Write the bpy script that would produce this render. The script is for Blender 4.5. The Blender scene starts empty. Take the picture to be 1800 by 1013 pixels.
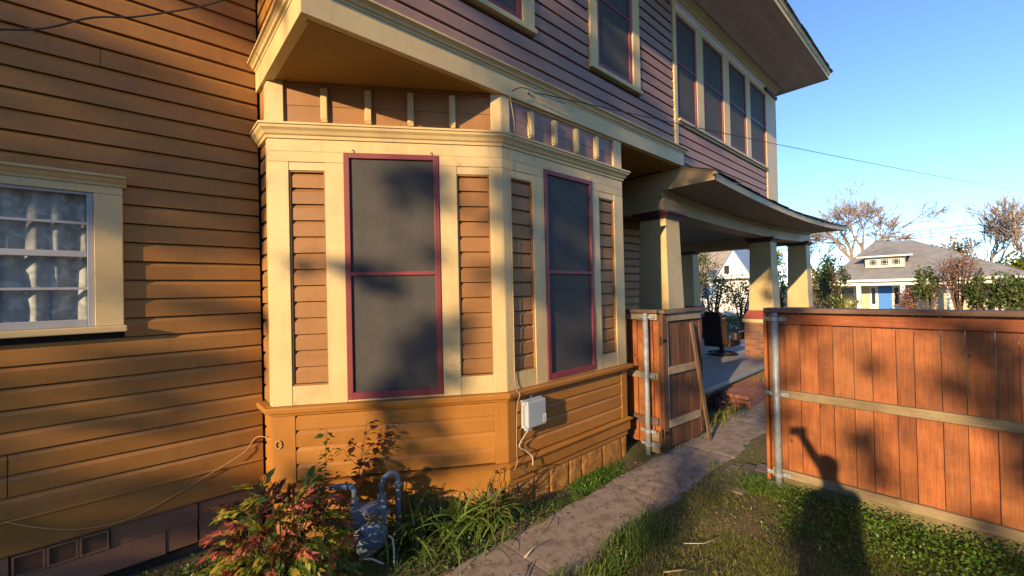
import bpy, math, random
import numpy as np
from mathutils import Vector, Matrix

random.seed(7)
RNG = np.random.default_rng(11)
S = bpy.context.scene
COL = S.collection

# ------------------------------------------------------------------ camera
EYE = Vector((0.0, 0.0, 1.9))
yaw, pit, rol = math.radians(42.027), math.radians(.526), math.radians(-1.3083)
_Rz = Matrix(((math.cos(rol), -math.sin(rol), 0), (math.sin(rol), math.cos(rol), 0), (0, 0, 1)))
_Rx = Matrix(((1, 0, 0), (0, math.cos(pit), math.sin(pit)), (0, -math.sin(pit), math.cos(pit))))
_Ry = Matrix(((math.cos(yaw), 0, math.sin(yaw)), (0, 1, 0), (-math.sin(yaw), 0, math.cos(yaw))))
_M = _Ry @ _Rx @ _Rz
def _ax(c):
    return Vector((_M[0][c], _M[2][c], _M[1][c]))
CR, CU, CF = _ax(0), _ax(1), _ax(2)
cam_data = bpy.data.cameras.new('camera')
cam_data.sensor_width = 36
cam_data.lens = 724.67 / 1800 * 36
cam_data.clip_start = 0.03
cam_data.clip_end = 3000
cam = bpy.data.objects.new('camera', cam_data)
COL.objects.link(cam)
cam.matrix_world = Matrix(((CR.x, CU.x, -CF.x, EYE.x), (CR.y, CU.y, -CF.y, EYE.y), (CR.z, CU.z, -CF.z, EYE.z), (0, 0, 0, 1)))
S.camera = cam

# ------------------------------------------------------------------ sun and sky
SUN = Vector((.936, .222, -.2735)).normalized()
ELEV = math.asin(-SUN.z)
AZ = math.atan2(SUN.y, SUN.x)
w = bpy.data.worlds.new('World'); S.world = w; w.use_nodes = True
nt = w.node_tree
sky = nt.nodes.new('ShaderNodeTexSky'); sky.sky_type = 'NISHITA'; sky.sun_disc = False
sky.sun_elevation = ELEV
sky.sun_rotation = math.atan2(-SUN.x, -SUN.y)
sky.altitude = 2500; sky.air_density = 1.0; sky.dust_density = .0; sky.ozone_density = 3.6
nt.links.new(sky.outputs[0], nt.nodes['Background'].inputs[0])
nt.nodes['Background'].inputs[1].default_value = 0.15
ld = bpy.data.lights.new('sun', 'SUN'); ld.energy = 4.3; ld.angle = math.radians(.55); ld.color = (1.0, .70, .38)
lo = bpy.data.objects.new('sun', ld); COL.objects.link(lo)
lo.rotation_euler = SUN.to_track_quat('-Z', 'Y').to_euler()
lo.location = (-20, -6, 12)
S.view_settings.view_transform = 'Standard'
S.view_settings.look = 'None'
S.view_settings.exposure = 1.02
S.view_settings.gamma = 1

# ------------------------------------------------------------------ helpers
def tag(o, label=None, cat=None, group=None, kind=None):
    if label: o['label'] = label
    if cat: o['category'] = cat
    if group: o['group'] = group
    if kind: o['kind'] = kind
    return o
def empty(name, loc, label, cat, group=None):
    o = bpy.data.objects.new(name, None); COL.objects.link(o); o.location = loc
    return tag(o, label, cat, group)
def adopt(o, parent):
    if parent is not None:
        o.parent = parent
        if parent.type == 'EMPTY':
            o.matrix_parent_inverse = Matrix.LocRotScale(parent.location, parent.rotation_euler, parent.scale).inverted()
    return o
def obj(name, mesh, parent=None, loc=None, rot=None, scale=None):
    o = bpy.data.objects.new(name, mesh); COL.objects.link(o)
    if loc is not None: o.location = loc
    if rot is not None: o.rotation_euler = rot
    if scale is not None: o.scale = scale
    return adopt(o, parent)

class MB:
    def __init__(s): s.v = []; s.f = []
    def add(s, vs, fs):
        b = len(s.v); s.v += [tuple(p) for p in vs]; s.f += [tuple(i + b for i in f) for f in fs]
        return s
    def obox(s, o, a, b, c):
        o, a, b, c = Vector(o), Vector(a), Vector(b), Vector(c)
        if a.cross(b).dot(c) < 0: a, b = b, a
        return s.add([o, o + a, o + a + b, o + b, o + c, o + a + c, o + a + b + c, o + b + c],
              [(3, 2, 1, 0), (4, 5, 6, 7), (0, 1, 5, 4), (1, 2, 6, 5), (2, 3, 7, 6), (3, 0, 4, 7)])
    def box(s, x0, x1, y0, y1, z0, z1):
        return s.obox((min(x0, x1), min(y0, y1), min(z0, z1)), (abs(x1 - x0), 0, 0), (0, abs(y1 - y0), 0), (0, 0, abs(z1 - z0)))
    def prism(s, poly, vec):
        vec = Vector(vec); P = [Vector(p) for p in poly]; n = len(P)
        nrm = Vector((0, 0, 0))
        for i in range(n): nrm += P[i].cross(P[(i + 1) % n])
        if nrm.dot(vec) < 0: P = P[::-1]
        return s.add(P + [p + vec for p in P], [tuple(range(n))[::-1], tuple(range(n, 2 * n))] + [(i, (i + 1) % n, n + (i + 1) % n, n + i) for i in range(n)])
    def tube(s, pts, r, n=6, cap=True):
        P = [Vector(p) for p in pts]; m = len(P)
        R = r if isinstance(r, (list, tuple)) else [r] * m
        ref = None; rings = []
        for i in range(m):
            t = (P[min(i + 1, m - 1)] - P[max(i - 1, 0)])
            if t.length < 1e-9: t = Vector((0, 0, 1))
            t.normalize()
            if ref is None: ref = Vector((0, 0, 1)) if abs(t.z) < .9 else Vector((1, 0, 0))
            a = ref - t * ref.dot(t)
            if a.length < 1e-6: a = t.orthogonal()
            a.normalize(); ref = a; b = t.cross(a)
            rings.append([P[i] + (a * math.cos(2 * math.pi * k / n) + b * math.sin(2 * math.pi * k / n)) * R[i] for k in range(n)])
        vs = [p for q in rings for p in q]; fs = []
        for i in range(m - 1):
            for k in range(n):
                fs.append((i * n + k, i * n + (k + 1) % n, (i + 1) * n + (k + 1) % n, (i + 1) * n + k))
        if cap: fs += [tuple(range(n))[::-1], tuple((m - 1) * n + k for k in range(n))]
        return s.add(vs, fs)
    def lathe(s, prof, c, axis=(0, 0, 1), n=16):
        ax = Vector(axis).normalized(); a = ax.orthogonal().normalized(); b = ax.cross(a); c = Vector(c)
        vs = []; fs = []; m = len(prof)
        for r, z in prof:
            for k in range(n):
                t = 2 * math.pi * k / n
                vs.append(c + ax * z + (a * math.cos(t) + b * math.sin(t)) * max(r, 1e-4))
        for i in range(m - 1):
            for k in range(n): fs.append((i * n + k, i * n + (k + 1) % n, (i + 1) * n + (k + 1) % n, (i + 1) * n + k))
        fs += [tuple(range(n))[::-1], tuple((m - 1) * n + k for k in range(n))]
        return s.add(vs, fs)
    def sweep(s, path, prof):
        """mitred sweep of a closed profile [(out, z)] along 2-D points; 'out' is to the right of travel"""
        n = len(path); ns = []
        for i in range(n - 1):
            d = Vector(path[i + 1]) - Vector(path[i]); d.normalize(); ns.append(Vector((d.y, -d.x)))
        mit = []
        for i in range(n):
            if i == 0: mit.append(ns[0])
            elif i == n - 1: mit.append(ns[-1])
            else:
                a, b = ns[i - 1], ns[i]; mit.append((a + b) / (1 + a.dot(b)))
        k = len(prof); vs = []; fs = []
        for i in range(n):
            for o, z in prof: vs.append((path[i][0] + mit[i].x * o, path[i][1] + mit[i].y * o, z))
        for i in range(n - 1):
            for j in range(k): fs.append((i * k + j, i * k + (j + 1) % k, (i + 1) * k + (j + 1) % k, (i + 1) * k + j))
        fs += [tuple(range(k))[::-1], tuple((n - 1) * k + j for j in range(k))]
        return s.add(vs, fs)
    def mesh(s, name, mat, smooth=False):
        me = bpy.data.meshes.new(name); me.from_pydata(s.v, [], s.f)
        for m in (mat if isinstance(mat, (list, tuple)) else [mat]): me.materials.append(m)
        me.validate()
        import bmesh
        bm = bmesh.new(); bm.from_mesh(me); bmesh.ops.recalc_face_normals(bm, faces=bm.faces); bm.to_mesh(me); bm.free()
        if smooth: me.polygons.foreach_set('use_smooth', [True] * len(me.polygons))
        me.update(); return me
    def build(s, name, mat, parent=None, smooth=False, bevel=0):
        o = obj(name, s.mesh(name, mat, smooth), parent)
        if bevel:
            b = o.modifiers.new('bevel', 'BEVEL'); b.width = bevel; b.segments = 2; b.limit_method = 'ANGLE'; b.angle_limit = .6
        return o

def np_mesh(name, V, F, mat, smooth=False):
    """V (n,3); F (m,3) triangles"""
    me = bpy.data.meshes.new(name)
    V = np.ascontiguousarray(V, dtype=np.float32); F = np.ascontiguousarray(F, dtype=np.int32)
    me.vertices.add(len(V)); me.vertices.foreach_set('co', V.ravel())
    me.loops.add(F.size); me.loops.foreach_set('vertex_index', F.ravel())
    me.polygons.add(len(F)); me.polygons.foreach_set('loop_start', np.arange(0, F.size, 3, dtype=np.int32))
    me.polygons.foreach_set('loop_total', np.full(len(F), 3, dtype=np.int32))
    if smooth: me.polygons.foreach_set('use_smooth', np.ones(len(F), dtype=bool))
    me.materials.append(mat); me.update(); me.validate(); return me

def unit(a): return a / np.maximum(np.linalg.norm(a, axis=-1, keepdims=True), 1e-9)
def leaf_arrays(P, D, N, L, W, fold=.25, droop=.15):
    """leaf diamonds: P base (n,3), D direction, N rough normal, L length, W width -> V, F (8 triangles-lite: 4)"""
    P = np.asarray(P, float); D = unit(np.asarray(D, float)); N = np.asarray(N, float)
    Sd = unit(np.cross(D, N)); Nn = np.cross(Sd, D)
    L = np.asarray(L, float).reshape(-1, 1); W = np.asarray(W, float).reshape(-1, 1)
    mid = P + D * L * .45
    l = mid + Sd * W * .5 + Nn * W * fold; r = mid - Sd * W * .5 + Nn * W * fold
    tip = P + D * L - Nn * L * droop
    n = len(P); V = np.stack([P, l, mid, r, tip], 1).reshape(-1, 3)
    b = (np.arange(n) * 5)[:, None]
    F = np.concatenate([b + np.array([[0, 2, 1]]), b + np.array([[0, 3, 2]]), b + np.array([[1, 2, 4]]), b + np.array([[2, 3, 4]])], 0)
    return V, F
def blade_arrays(P, H, lean, ang, Wd):
    """grass blades"""
    n = len(P); P = np.asarray(P, float)
    d = np.stack([np.cos(ang), np.sin(ang), np.zeros(n)], 1); sd = np.stack([-np.sin(ang), np.cos(ang), np.zeros(n)], 1)
    up = np.array([[0, 0, 1.0]]); H = H[:, None]; lean = lean[:, None]; Wd = Wd[:, None]
    m = P + up * H * .6 + d * lean * .35; t = P + up * H * (1 - .25 * np.minimum(lean / np.maximum(H, 1e-3), 1)) + d * lean
    V = np.stack([P - sd * Wd * .5, P + sd * Wd * .5, m - sd * Wd * .4, m + sd * Wd * .4, t], 1).reshape(-1, 3)
    b = (np.arange(n) * 5)[:, None]
    F = np.concatenate([b + np.array([[0, 1, 3]]), b + np.array([[0, 3, 2]]), b + np.array([[2, 3, 4]])], 0)
    return V, F

class Fr:
    """a wall frame: s along the wall, z up, d out of the wall"""
    def __init__(f, o, u, n): f.o = Vector(o); f.u = Vector(u).normalized(); f.n = Vector(n).normalized()
    def p(f, s, z, d=0):
        q = f.o + f.u * s + f.n * d; return Vector((q.x, q.y, z))
    def box(f, m, s0, s1, z0, z1, d0, d1):
        return m.obox(f.p(s0, z0, d0), f.p(s1, z0, d0) - f.p(s0, z0, d0), f.p(s0, z0, d1) - f.p(s0, z0, d0), (0, 0, z1 - z0))

# ------------------------------------------------------------------ materials
def mat_new(name):
    m = bpy.data.materials.new(name); m.use_nodes = True
    return m, m.node_tree.nodes, m.node_tree.links, m.node_tree.nodes['Principled BSDF']
def _coord(N, L, scale=(1, 1, 1), rnd=True):
    tc = N.new('ShaderNodeTexCoord'); mp = N.new('ShaderNodeMapping'); mp.inputs['Scale'].default_value = scale
    L.new(tc.outputs['Object'], mp.inputs['Vector'])
    if rnd:
        oi = N.new('ShaderNodeObjectInfo'); k = N.new('ShaderNodeMath'); k.operation = 'MULTIPLY'; k.inputs[1].default_value = 37.0
        L.new(oi.outputs['Random'], k.inputs[0]); L.new(k.outputs[0], mp.inputs['Location'])
    return mp
def _noise(N, L, mp, scale, detail=4, rough=.55):
    n = N.new('ShaderNodeTexNoise'); n.inputs['Scale'].default_value = scale; n.inputs['Detail'].default_value = detail; n.inputs['Roughness'].default_value = rough
    L.new(mp.outputs[0], n.inputs['Vector']); return n
def _ramp(N, L, src, stops):
    r = N.new('ShaderNodeValToRGB'); e = r.color_ramp.elements
    while len(e) < len(stops): e.new(.5)
    for i, (p, c) in enumerate(stops): e[i].position = p; e[i].color = (*c, 1) if len(c) == 3 else c
    L.new(src, r.inputs[0]); return r
def _mix(N, L, fac, a, b, mode='MIX'):
    m = N.new('ShaderNodeMix'); m.data_type = 'RGBA'; m.blend_type = mode
    for s_, v in ((0, fac), (6, a), (7, b)):
        if isinstance(v, (int, float)): m.inputs[s_].default_value = v
        elif isinstance(v, (tuple, list)): m.inputs[s_].default_value = (*v, 1) if len(v) == 3 else v
        else: L.new(v, m.inputs[s_])
    return m.outputs[2]
def _bump(N, L, b, src, strength, dist=.01):
    bp = N.new('ShaderNodeBump'); bp.inputs['Strength'].default_value = strength; bp.inputs['Distance'].default_value = dist
    L.new(src, bp.inputs['Height']); L.new(bp.outputs[0], b.inputs['Normal'])
def sc(c, k): return tuple(min(x * k, 1) for x in c)

def paint(name, c, wear=.35, rough=.5, bump=.25, dirt=(.10, .07, .05), spec=.35, obvar=.12):
    """brushed house paint: patchy tone, faint streaks, a little grime and chips"""
    m, N, L, b = mat_new(name)
    mp = _coord(N, L, (1, 1, 1))
    big = _noise(N, L, mp, 1.7, 5, .6)
    mp2 = _coord(N, L, (2.5, 2.5, 26)); st = _noise(N, L, mp2, 3, 4, .6)
    mp3 = _coord(N, L, (1, 1, 1)); fine = _noise(N, L, mp3, 95, 3, .6)
    c1 = _ramp(N, L, big.outputs[0], [(.3, sc(c, .82)), (.5, c), (.72, sc(c, 1.1))]).outputs[0]
    c2 = _mix(N, L, .22, c1, _ramp(N, L, st.outputs[0], [(.35, sc(c, .86)), (.65, sc(c, 1.06))]).outputs[0])
    dn = _noise(N, L, mp3, 6.5, 8, .72)
    dr = _ramp(N, L, dn.outputs[0], [(.60, (0, 0, 0)), (.74, (wear, wear, wear))])
    c3 = _mix(N, L, dr.outputs[0], c2, dirt)
    vs = _coord(N, L, (7, 7, .7)); run = _noise(N, L, vs, 2.2, 6, .65)      # faint vertical rain runs
    c3 = _mix(N, L, _ramp(N, L, run.outputs[0], [(.52, (0, 0, 0)), (.75, (wear * .7,) * 3)]).outputs[0], c3, sc(c, .55))
    ch = _noise(N, L, mp3, 42, 3, .5); c3 = _mix(N, L, _ramp(N, L, ch.outputs[0], [(.70, (0, 0, 0)), (.73, (wear,) * 3)]).outputs[0], c3, sc(c, .4))
    oi = N.new('ShaderNodeObjectInfo')
    vr = _ramp(N, L, oi.outputs['Random'], [(0, (1 - obvar,) * 3), (1, (1 + 0 * obvar,) * 3)])
    c4 = _mix(N, L, 1.0, c3, vr.outputs[0], 'MULTIPLY')
    L.new(c4, b.inputs['Base Color'])
    rr = _ramp(N, L, big.outputs[0], [(.3, (rough - .08,) * 3), (.7, (rough + .15,) * 3)]); L.new(rr.outputs[0], b.inputs['Roughness'])
    b.inputs['Specular IOR Level'].default_value = spec
    ad = N.new('ShaderNodeMath'); ad.operation = 'ADD'; L.new(fine.outputs[0], ad.inputs[0]); L.new(st.outputs[0], ad.inputs[1])
    _bump(N, L, b, ad.outputs[0], bump, .004)
    return m
def wood(name, c1, c2, axis='Z', rough=.65, bump=.35, wear=(.3, .26, .2), wamt=.3, spec=.3):
    m, N, L, b = mat_new(name)
    s_ = {'X': (1.2, 22, 22), 'Y': (22, 1.2, 22), 'Z': (22, 22, 1.2)}[axis]
    mp = _coord(N, L, s_); g = _noise(N, L, mp, 3.2, 6, .62)
    mp2 = _coord(N, L, (1, 1, 1)); pt = _noise(N, L, mp2, 3.0, 5, .6)
    ca = _ramp(N, L, g.outputs[0], [(.3, c1), (.62, c2)]).outputs[0]
    cb = _mix(N, L, .45, ca, _ramp(N, L, pt.outputs[0], [(.3, sc(c1, .8)), (.7, sc(c2, 1.12))]).outputs[0])
    wr = _noise(N, L, mp, 1.3, 8, .7); wf = _ramp(N, L, wr.outputs[0], [(.56, (0, 0, 0)), (.72, (wamt,) * 3)])
    cc = _mix(N, L, wf.outputs[0], cb, wear)
    bl = _noise(N, L, mp2, 1.6, 7, .7); cc = _mix(N, L, _ramp(N, L, bl.outputs[0], [(.42, (0, 0, 0)), (.66, (.85,) * 3)]).outputs[0], cc, sc(c1, .55))
    kv = N.new('ShaderNodeTexVoronoi'); kv.inputs['Scale'].default_value = 3.1; kv.inputs['Randomness'].default_value = 1; kmp = _coord(N, L, (1.6, 1.6, 1.0)); L.new(kmp.outputs[0], kv.inputs['Vector'])
    cc = _mix(N, L, _ramp(N, L, kv.outputs['Distance'], [(.03, (.85,) * 3), (.075, (0, 0, 0))]).outputs[0], cc, sc(c1, .3))
    oi = N.new('ShaderNodeObjectInfo'); vr = _ramp(N, L, oi.outputs['Random'], [(0, (.62, .60, .58)), (.3, (.95, .92, .9)), (.6, (.78, .85, .95)), (1, (1.12, 1.05, 1.0))])
    L.new(_mix(N, L, 1.0, cc, vr.outputs[0], 'MULTIPLY'), b.inputs['Base Color'])
    b.inputs['Roughness'].default_value = rough; b.inputs['Specular IOR Level'].default_value = spec
    _bump(N, L, b, g.outputs[0], bump, .006)
    return m
def plain(name, c, rough=.5, metal=0, var=.15, nscale=8, bump=.1, spec=.5):
    m, N, L, b = mat_new(name); mp = _coord(N, L)
    n = _noise(N, L, mp, nscale, 6, .62)
    L.new(_ramp(N, L, n.outputs[0], [(.3, sc(c, 1 - var)), (.7, sc(c, 1 + var))]).outputs[0], b.inputs['Base Color'])
    b.inputs['Roughness'].default_value = rough; b.inputs['Metallic'].default_value = metal; b.inputs['Specular IOR Level'].default_value = spec
    if bump: 
        f = _noise(N, L, mp, nscale * 9, 4); _bump(N, L, b, f.outputs[0], bump, .004)
    return m
def leaf(name, stops, trans=.35, rough=.45, spec=.4):
    m, N, L, b = mat_new(name)
    g = N.new('ShaderNodeNewGeometry')
    r = _ramp(N, L, g.outputs['Random Per Island'], stops)
    L.new(r.outputs[0], b.inputs['Base Color']); b.inputs['Roughness'].default_value = rough; b.inputs['Specular IOR Level'].default_value = spec
    t = N.new('ShaderNodeBsdfTranslucent'); L.new(_mix(N, L, 1.0, r.outputs[0], (1.0, 1.0, .6), 'MULTIPLY'), t.inputs['Color'])
    mx = N.new('ShaderNodeMixShader'); mx.inputs[0].default_value = trans
    L.new(b.outputs[0], mx.inputs[1]); L.new(t.outputs[0], mx.inputs[2]); L.new(mx.outputs[0], N['Material Output'].inputs['Surface'])
    return m

YEL = (.60, .458, .228); BRN = (.31, .153, .054); OCH = (.37, .162, .032); SIDE = (.355, .168, .042); MAU = (.29, .178, .150); ROSE = (.23, .050, .058); SOFF = (.34, .20, .05)
M = dict(
    yellow=paint('cream yellow trim paint', YEL, .46, .45, .22, obvar=.06),
    brown=paint('brown siding paint', BRN, .45, .5, .25),
    side=paint('side wall paint', SIDE, .45, .42, .25),
    ochre=paint('ochre siding paint', OCH, .35, .42, .22),
    mauve=paint('mauve brown siding paint', MAU, .35, .55, .3),
    rose=paint('rose window frame paint', ROSE, .25, .4, .15),
    plum=paint('plum capital paint', (.075, .028, .032), .2, .4, .15),
    soffit=paint('shaded trim yellow soffit paint', SOFF, .25, .55, .2),  # trim yellow deepened: the overhang's shade and bounce are put into the colour
    skirt=paint('dull pink brown skirt paint', (.24, .13, .08), .5, .6, .35),
    tan=paint('tan porch paint', (.42, .31, .16), .2, .5, .2),
    ceil=paint('porch ceiling grey paint', (.30, .26, .22), .2, .55, .2),
    soffpink=paint('weathered pink grey soffit paint', (.72, .60, .59), .4, .6, .3),
    white=paint('white frame paint', (.34, .36, .39), .15, .4, .1, obvar=.02),
    cedar=wood('stained cedar boards', (.18, .052, .016), (.40, .138, .040), 'Z', .55, .4, (.36, .22, .10), .4),
    cedar_y=wood('stained cedar rail', (.24, .066, .020), (.36, .11, .034), 'Y', .6, .4, (.42, .34, .23), .5),
    grey_y=wood('weathered grey rail', (.24, .19, .11), (.40, .32, .19), 'Y', .7, .5, (.46, .16, .07), .45),
    moss_y=wood('mossy kick board', (.13, .11, .045), (.24, .20, .09), 'Y', .75, .4, (.10, .13, .03), .5),
    cap_y=wood('dark weathered cap', (.12, .07, .05), (.22, .14, .11), 'Y', .7, .5, (.32, .28, .25), .5),
    cap_x=wood('dark weathered gate cap', (.12, .085, .065), (.23, .17, .14), 'X', .7, .5, (.34, .30, .26), .5),
    grey_x=wood('weathered gate rail', (.20, .15, .10), (.36, .29, .21), 'X', .7, .5, (.30, .12, .06), .4),
    gatewd=wood('weathered gate boards', (.085, .036, .018), (.20, .085, .040), 'Z', .65, .5, (.30, .25, .18), .5),
    plank=wood('brown loose plank', (.15, .075, .035), (.26, .14, .07), 'Z', .65, .4),
    galv=plain('galvanised steel', (.27, .30, .33), .55, .35, .3, 14, .15),
    meter=plain('blue grey meter enamel', (.135, .185, .25), .42, .1, .2, 10, .1),
    meterdk=plain('dull meter head', (.12, .12, .16), .5, .1, .3, 10, .1),
    boxgrey=plain('grey plastic box', (.33, .38, .43), .45, 0, .08, 6, .05),
    boxlabel=plain('white sticker', (.75, .76, .76), .5, 0, .1, 60, 0),
    ink=plain('black ink', (.02, .02, .02), .5, 0, 0, 5, 0),
    cable=plain('black cable', (.018, .017, .017), .5, 0, .2, 10, 0),
    tancable=plain('painted tan cable', (.46, .29, .14), .5, 0, .2, 10, 0),
    palecable=plain('pale cable', (.55, .5, .45), .5, 0, .2, 10, 0),
    dark=plain('dark interior', (.012, .011, .010), .9, 0, .3, 4, 0),
    chair=plain('dark brown vinyl', (.022, .013, .011), .42, 0, .3, 6, .15),
    iron=plain('black iron', (.015, .014, .014), .4, .6, .2, 8, 0),
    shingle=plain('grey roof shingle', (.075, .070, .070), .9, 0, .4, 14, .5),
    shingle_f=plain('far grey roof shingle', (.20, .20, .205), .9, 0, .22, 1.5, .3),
    conc=plain('porch concrete paint', (.25, .24, .23), .6, 0, .12, 3, .15),
    farwhite=plain('white painted boards', (.72, .71, .66), .6, 0, .05, 3, 0),
    farcream=plain('cream painted boards', (.62, .55, .40), .6, 0, .06, 3, 0),
    fartan=plain('tan painted boards', (.46, .36, .17), .6, 0, .06, 3, 0),
    blue=plain('bright blue door paint', (.035, .20, .62), .4, 0, .05, 3, 0),
    shutter=plain('blue shutter paint', (.04, .08, .17), .5, 0, .1, 3, 0),
    mortar=plain('brick mortar', (.17, .13, .10), .9, 0, .2, 20, .3),
    asphalt=plain('street asphalt', (.17, .175, .185), .85, 0, .15, 3, .2),
    stem=plain('brown plant stem', (.10, .06, .03), .7, 0, .3, 20, 0),
    greenstem=plain('green plant stem', (.10, .16, .04), .6, 0, .2, 20, 0),
    bark=plain('grey brown bark', (.20, .155, .12), .9, 0, .35, 5, .5),
    palebark=plain('pale bark', (.25, .20, .155), .9, 0, .3, 3, .3),  # the bark's own pale tone, varied at random
    skin=plain('skin', (.45, .26, .18), .5, 0, .08, 8, 0),
    phone=plain('black phone shell', (.02, .02, .022), .3, 0, .1, 5, 0),
    wicker=plain('pale woven drum', (.26, .235, .20), .7, 0, .25, 30, .3),
    woodrim=plain('wooden rim', (.30, .22, .14), .5, 0, .2, 14, .1),
)
def screen_mat():
    m, N, L, b = mat_new('dark solar screen fabric'); mp = _coord(N, L, (1, 1, 1))
    wv = N.new('ShaderNodeTexNoise'); wv.inputs['Scale'].default_value = 420; L.new(mp.outputs[0], wv.inputs['Vector'])
    n = _noise(N, L, mp, 5, 5, .6)
    c = _mix(N, L, .5, _ramp(N, L, n.outputs[0], [(.3, (.044, .043, .043)), (.7, (.080, .077, .074))]).outputs[0], _ramp(N, L, wv.outputs[0], [(.35, (.030, .029, .029)), (.65, (.125, .118, .11))]).outputs[0])
    L.new(c, b.inputs['Base Color']); b.inputs['Roughness'].default_value = .6; b.inputs['Specular IOR Level'].default_value = .12
    _bump(N, L, b, wv.outputs[0], .3, .002); return m
def glass_mat(name, gl=.14, tint=(.92, .95, .96)):
    m, N, L, b = mat_new(name)
    t = N.new('ShaderNodeBsdfTransparent'); t.inputs[0].default_value = (*tint, 1)
    g = N.new('ShaderNodeBsdfGlossy'); g.inputs['Roughness'].default_value = .04
    mx = N.new('ShaderNodeMixShader'); mx.inputs[0].default_value = gl
    L.new(t.outputs[0], mx.inputs[1]); L.new(g.outputs[0], mx.inputs[2]); L.new(mx.outputs[0], N['Material Output'].inputs['Surface']); return m
def lace_mat():
    m, N, L, b = mat_new('white lace'); mp = _coord(N, L, (1, 1, 1), False)
    wp = _noise(N, L, mp, 9, 3); ad = N.new('ShaderNodeVectorMath'); ad.operation = 'MULTIPLY_ADD'
    ad.inputs[1].default_value = (.10, .10, .10); L.new(wp.outputs['Color'], ad.inputs[0]); L.new(mp.outputs[0], ad.inputs[2])
    v = N.new('ShaderNodeTexVoronoi'); v.feature = 'SMOOTH_F1'; v.inputs['Scale'].default_value = 19; L.new(ad.outputs[0], v.inputs['Vector'])
    v2 = N.new('ShaderNodeTexVoronoi'); v2.inputs['Scale'].default_value = 45; L.new(ad.outputs[0], v2.inputs['Vector'])
    f = _ramp(N, L, v.outputs['Distance'], [(.30, (1, 1, 1)), (.42, (.15, .15, .15))])
    f2 = _ramp(N, L, v2.outputs['Distance'], [(.3, (.6, .6, .6)), (.5, (.0, .0, .0))])
    fac = _mix(N, L, .5, f.outputs[0], f2.outputs[0], 'ADD')
    b.inputs['Base Color'].default_value = (.62, .59, .54, 1); b.inputs['Roughness'].default_value = .9
    tr = N.new('ShaderNodeBsdfTransparent'); mx = N.new('ShaderNodeMixShader')
    sc_ = N.new('ShaderNodeMath'); sc_.operation = 'MULTIPLY_ADD'; sc_.inputs[1].default_value = .35; sc_.inputs[2].default_value = .66; L.new(fac, sc_.inputs[0])
    L.new(sc_.outputs[0], mx.inputs[0]); L.new(tr.outputs[0], mx.inputs[1]); L.new(b.outputs[0], mx.inputs[2]); L.new(mx.outputs[0], N['Material Output'].inputs['Surface']); return m
def brick_mat(name, stops):
    m, N, L, b = mat_new(name); mp = _coord(N, L)
    oi = N.new('ShaderNodeObjectInfo'); r = _ramp(N, L, oi.outputs['Random'], stops)
    n = _noise(N, L, mp, 22, 6, .65)
    L.new(_mix(N, L, 1.0, r.outputs[0], _ramp(N, L, n.outputs[0], [(.3, (.7,) * 3), (.7, (1.15,) * 3)]).outputs[0], 'MULTIPLY'), b.inputs['Base Color'])
    b.inputs['Roughness'].default_value = .85; _bump(N, L, b, n.outputs[0], .4, .006); return m
def rock_mat():
    m, N, L, b = mat_new('ochre painted rock face'); mp = _coord(N, L)
    n = _noise(N, L, mp, 9, 8, .68); n2 = _noise(N, L, mp, 38, 5, .6)
    c = _ramp(N, L, n.outputs[0], [(.32, sc(OCH, .62)), (.5, sc(OCH, .95)), (.7, sc((.46, .24, .06), 1.1))]).outputs[0]
    L.new(c, b.inputs['Base Color']); b.inputs['Roughness'].default_value = .6
    ad = N.new('ShaderNodeMath'); ad.operation = 'MULTIPLY_ADD'; ad.inputs[1].default_value = .35; L.new(n2.outputs[0], ad.inputs[0]); L.new(n.outputs[0], ad.inputs[2])
    _bump(N, L, b, ad.outputs[0], .9, .03); return m
M['screen'] = screen_mat(); M['glass'] = glass_mat('window glass', .08); M['lace'] = lace_mat(); M['rock'] = rock_mat()
M['farglass'] = plain('dark far window glass', (.03, .035, .04), .15, 0, .3, 3, 0)
M['brick'] = brick_mat('brown pier brick', [(0, (.15, .062, .036)), (.4, (.22, .085, .048)), (.7, (.27, .115, .062)), (1, (.10, .055, .042))])
M['stepbrick'] = brick_mat('red step brick', [(0, (.20, .075, .05)), (.5, (.26, .105, .07)), (1, (.16, .07, .055))])

# ================================================================== HOUSE
YB, YL, XU = 2.664, 3.946, .752
PB = (XU, 3.657); PC = (2.318, YB)
XE = 4.15                                             # right end of the bay
FL = Fr((0, YL), (1, 0), (0, -1))                     # side wall
FF = Fr((0, YB), (1, 0), (0, -1))                     # bay front and upper wall, s = X
_u = Vector((PC[0] - PB[0], PC[1] - PB[1])).normalized()
FC = Fr(PB, _u, (_u.y, -_u.x))                        # chamfer
LC = (Vector(PC) - Vector(PB)).length
FR = Fr((XU, YL), (0, -1), (-1, 0))                   # left return of bay and upper storey
house = empty('house', (2.3, 3.2, 0), 'two storey wooden house with brown siding, cream trim and chamfered bay', 'house')

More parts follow.
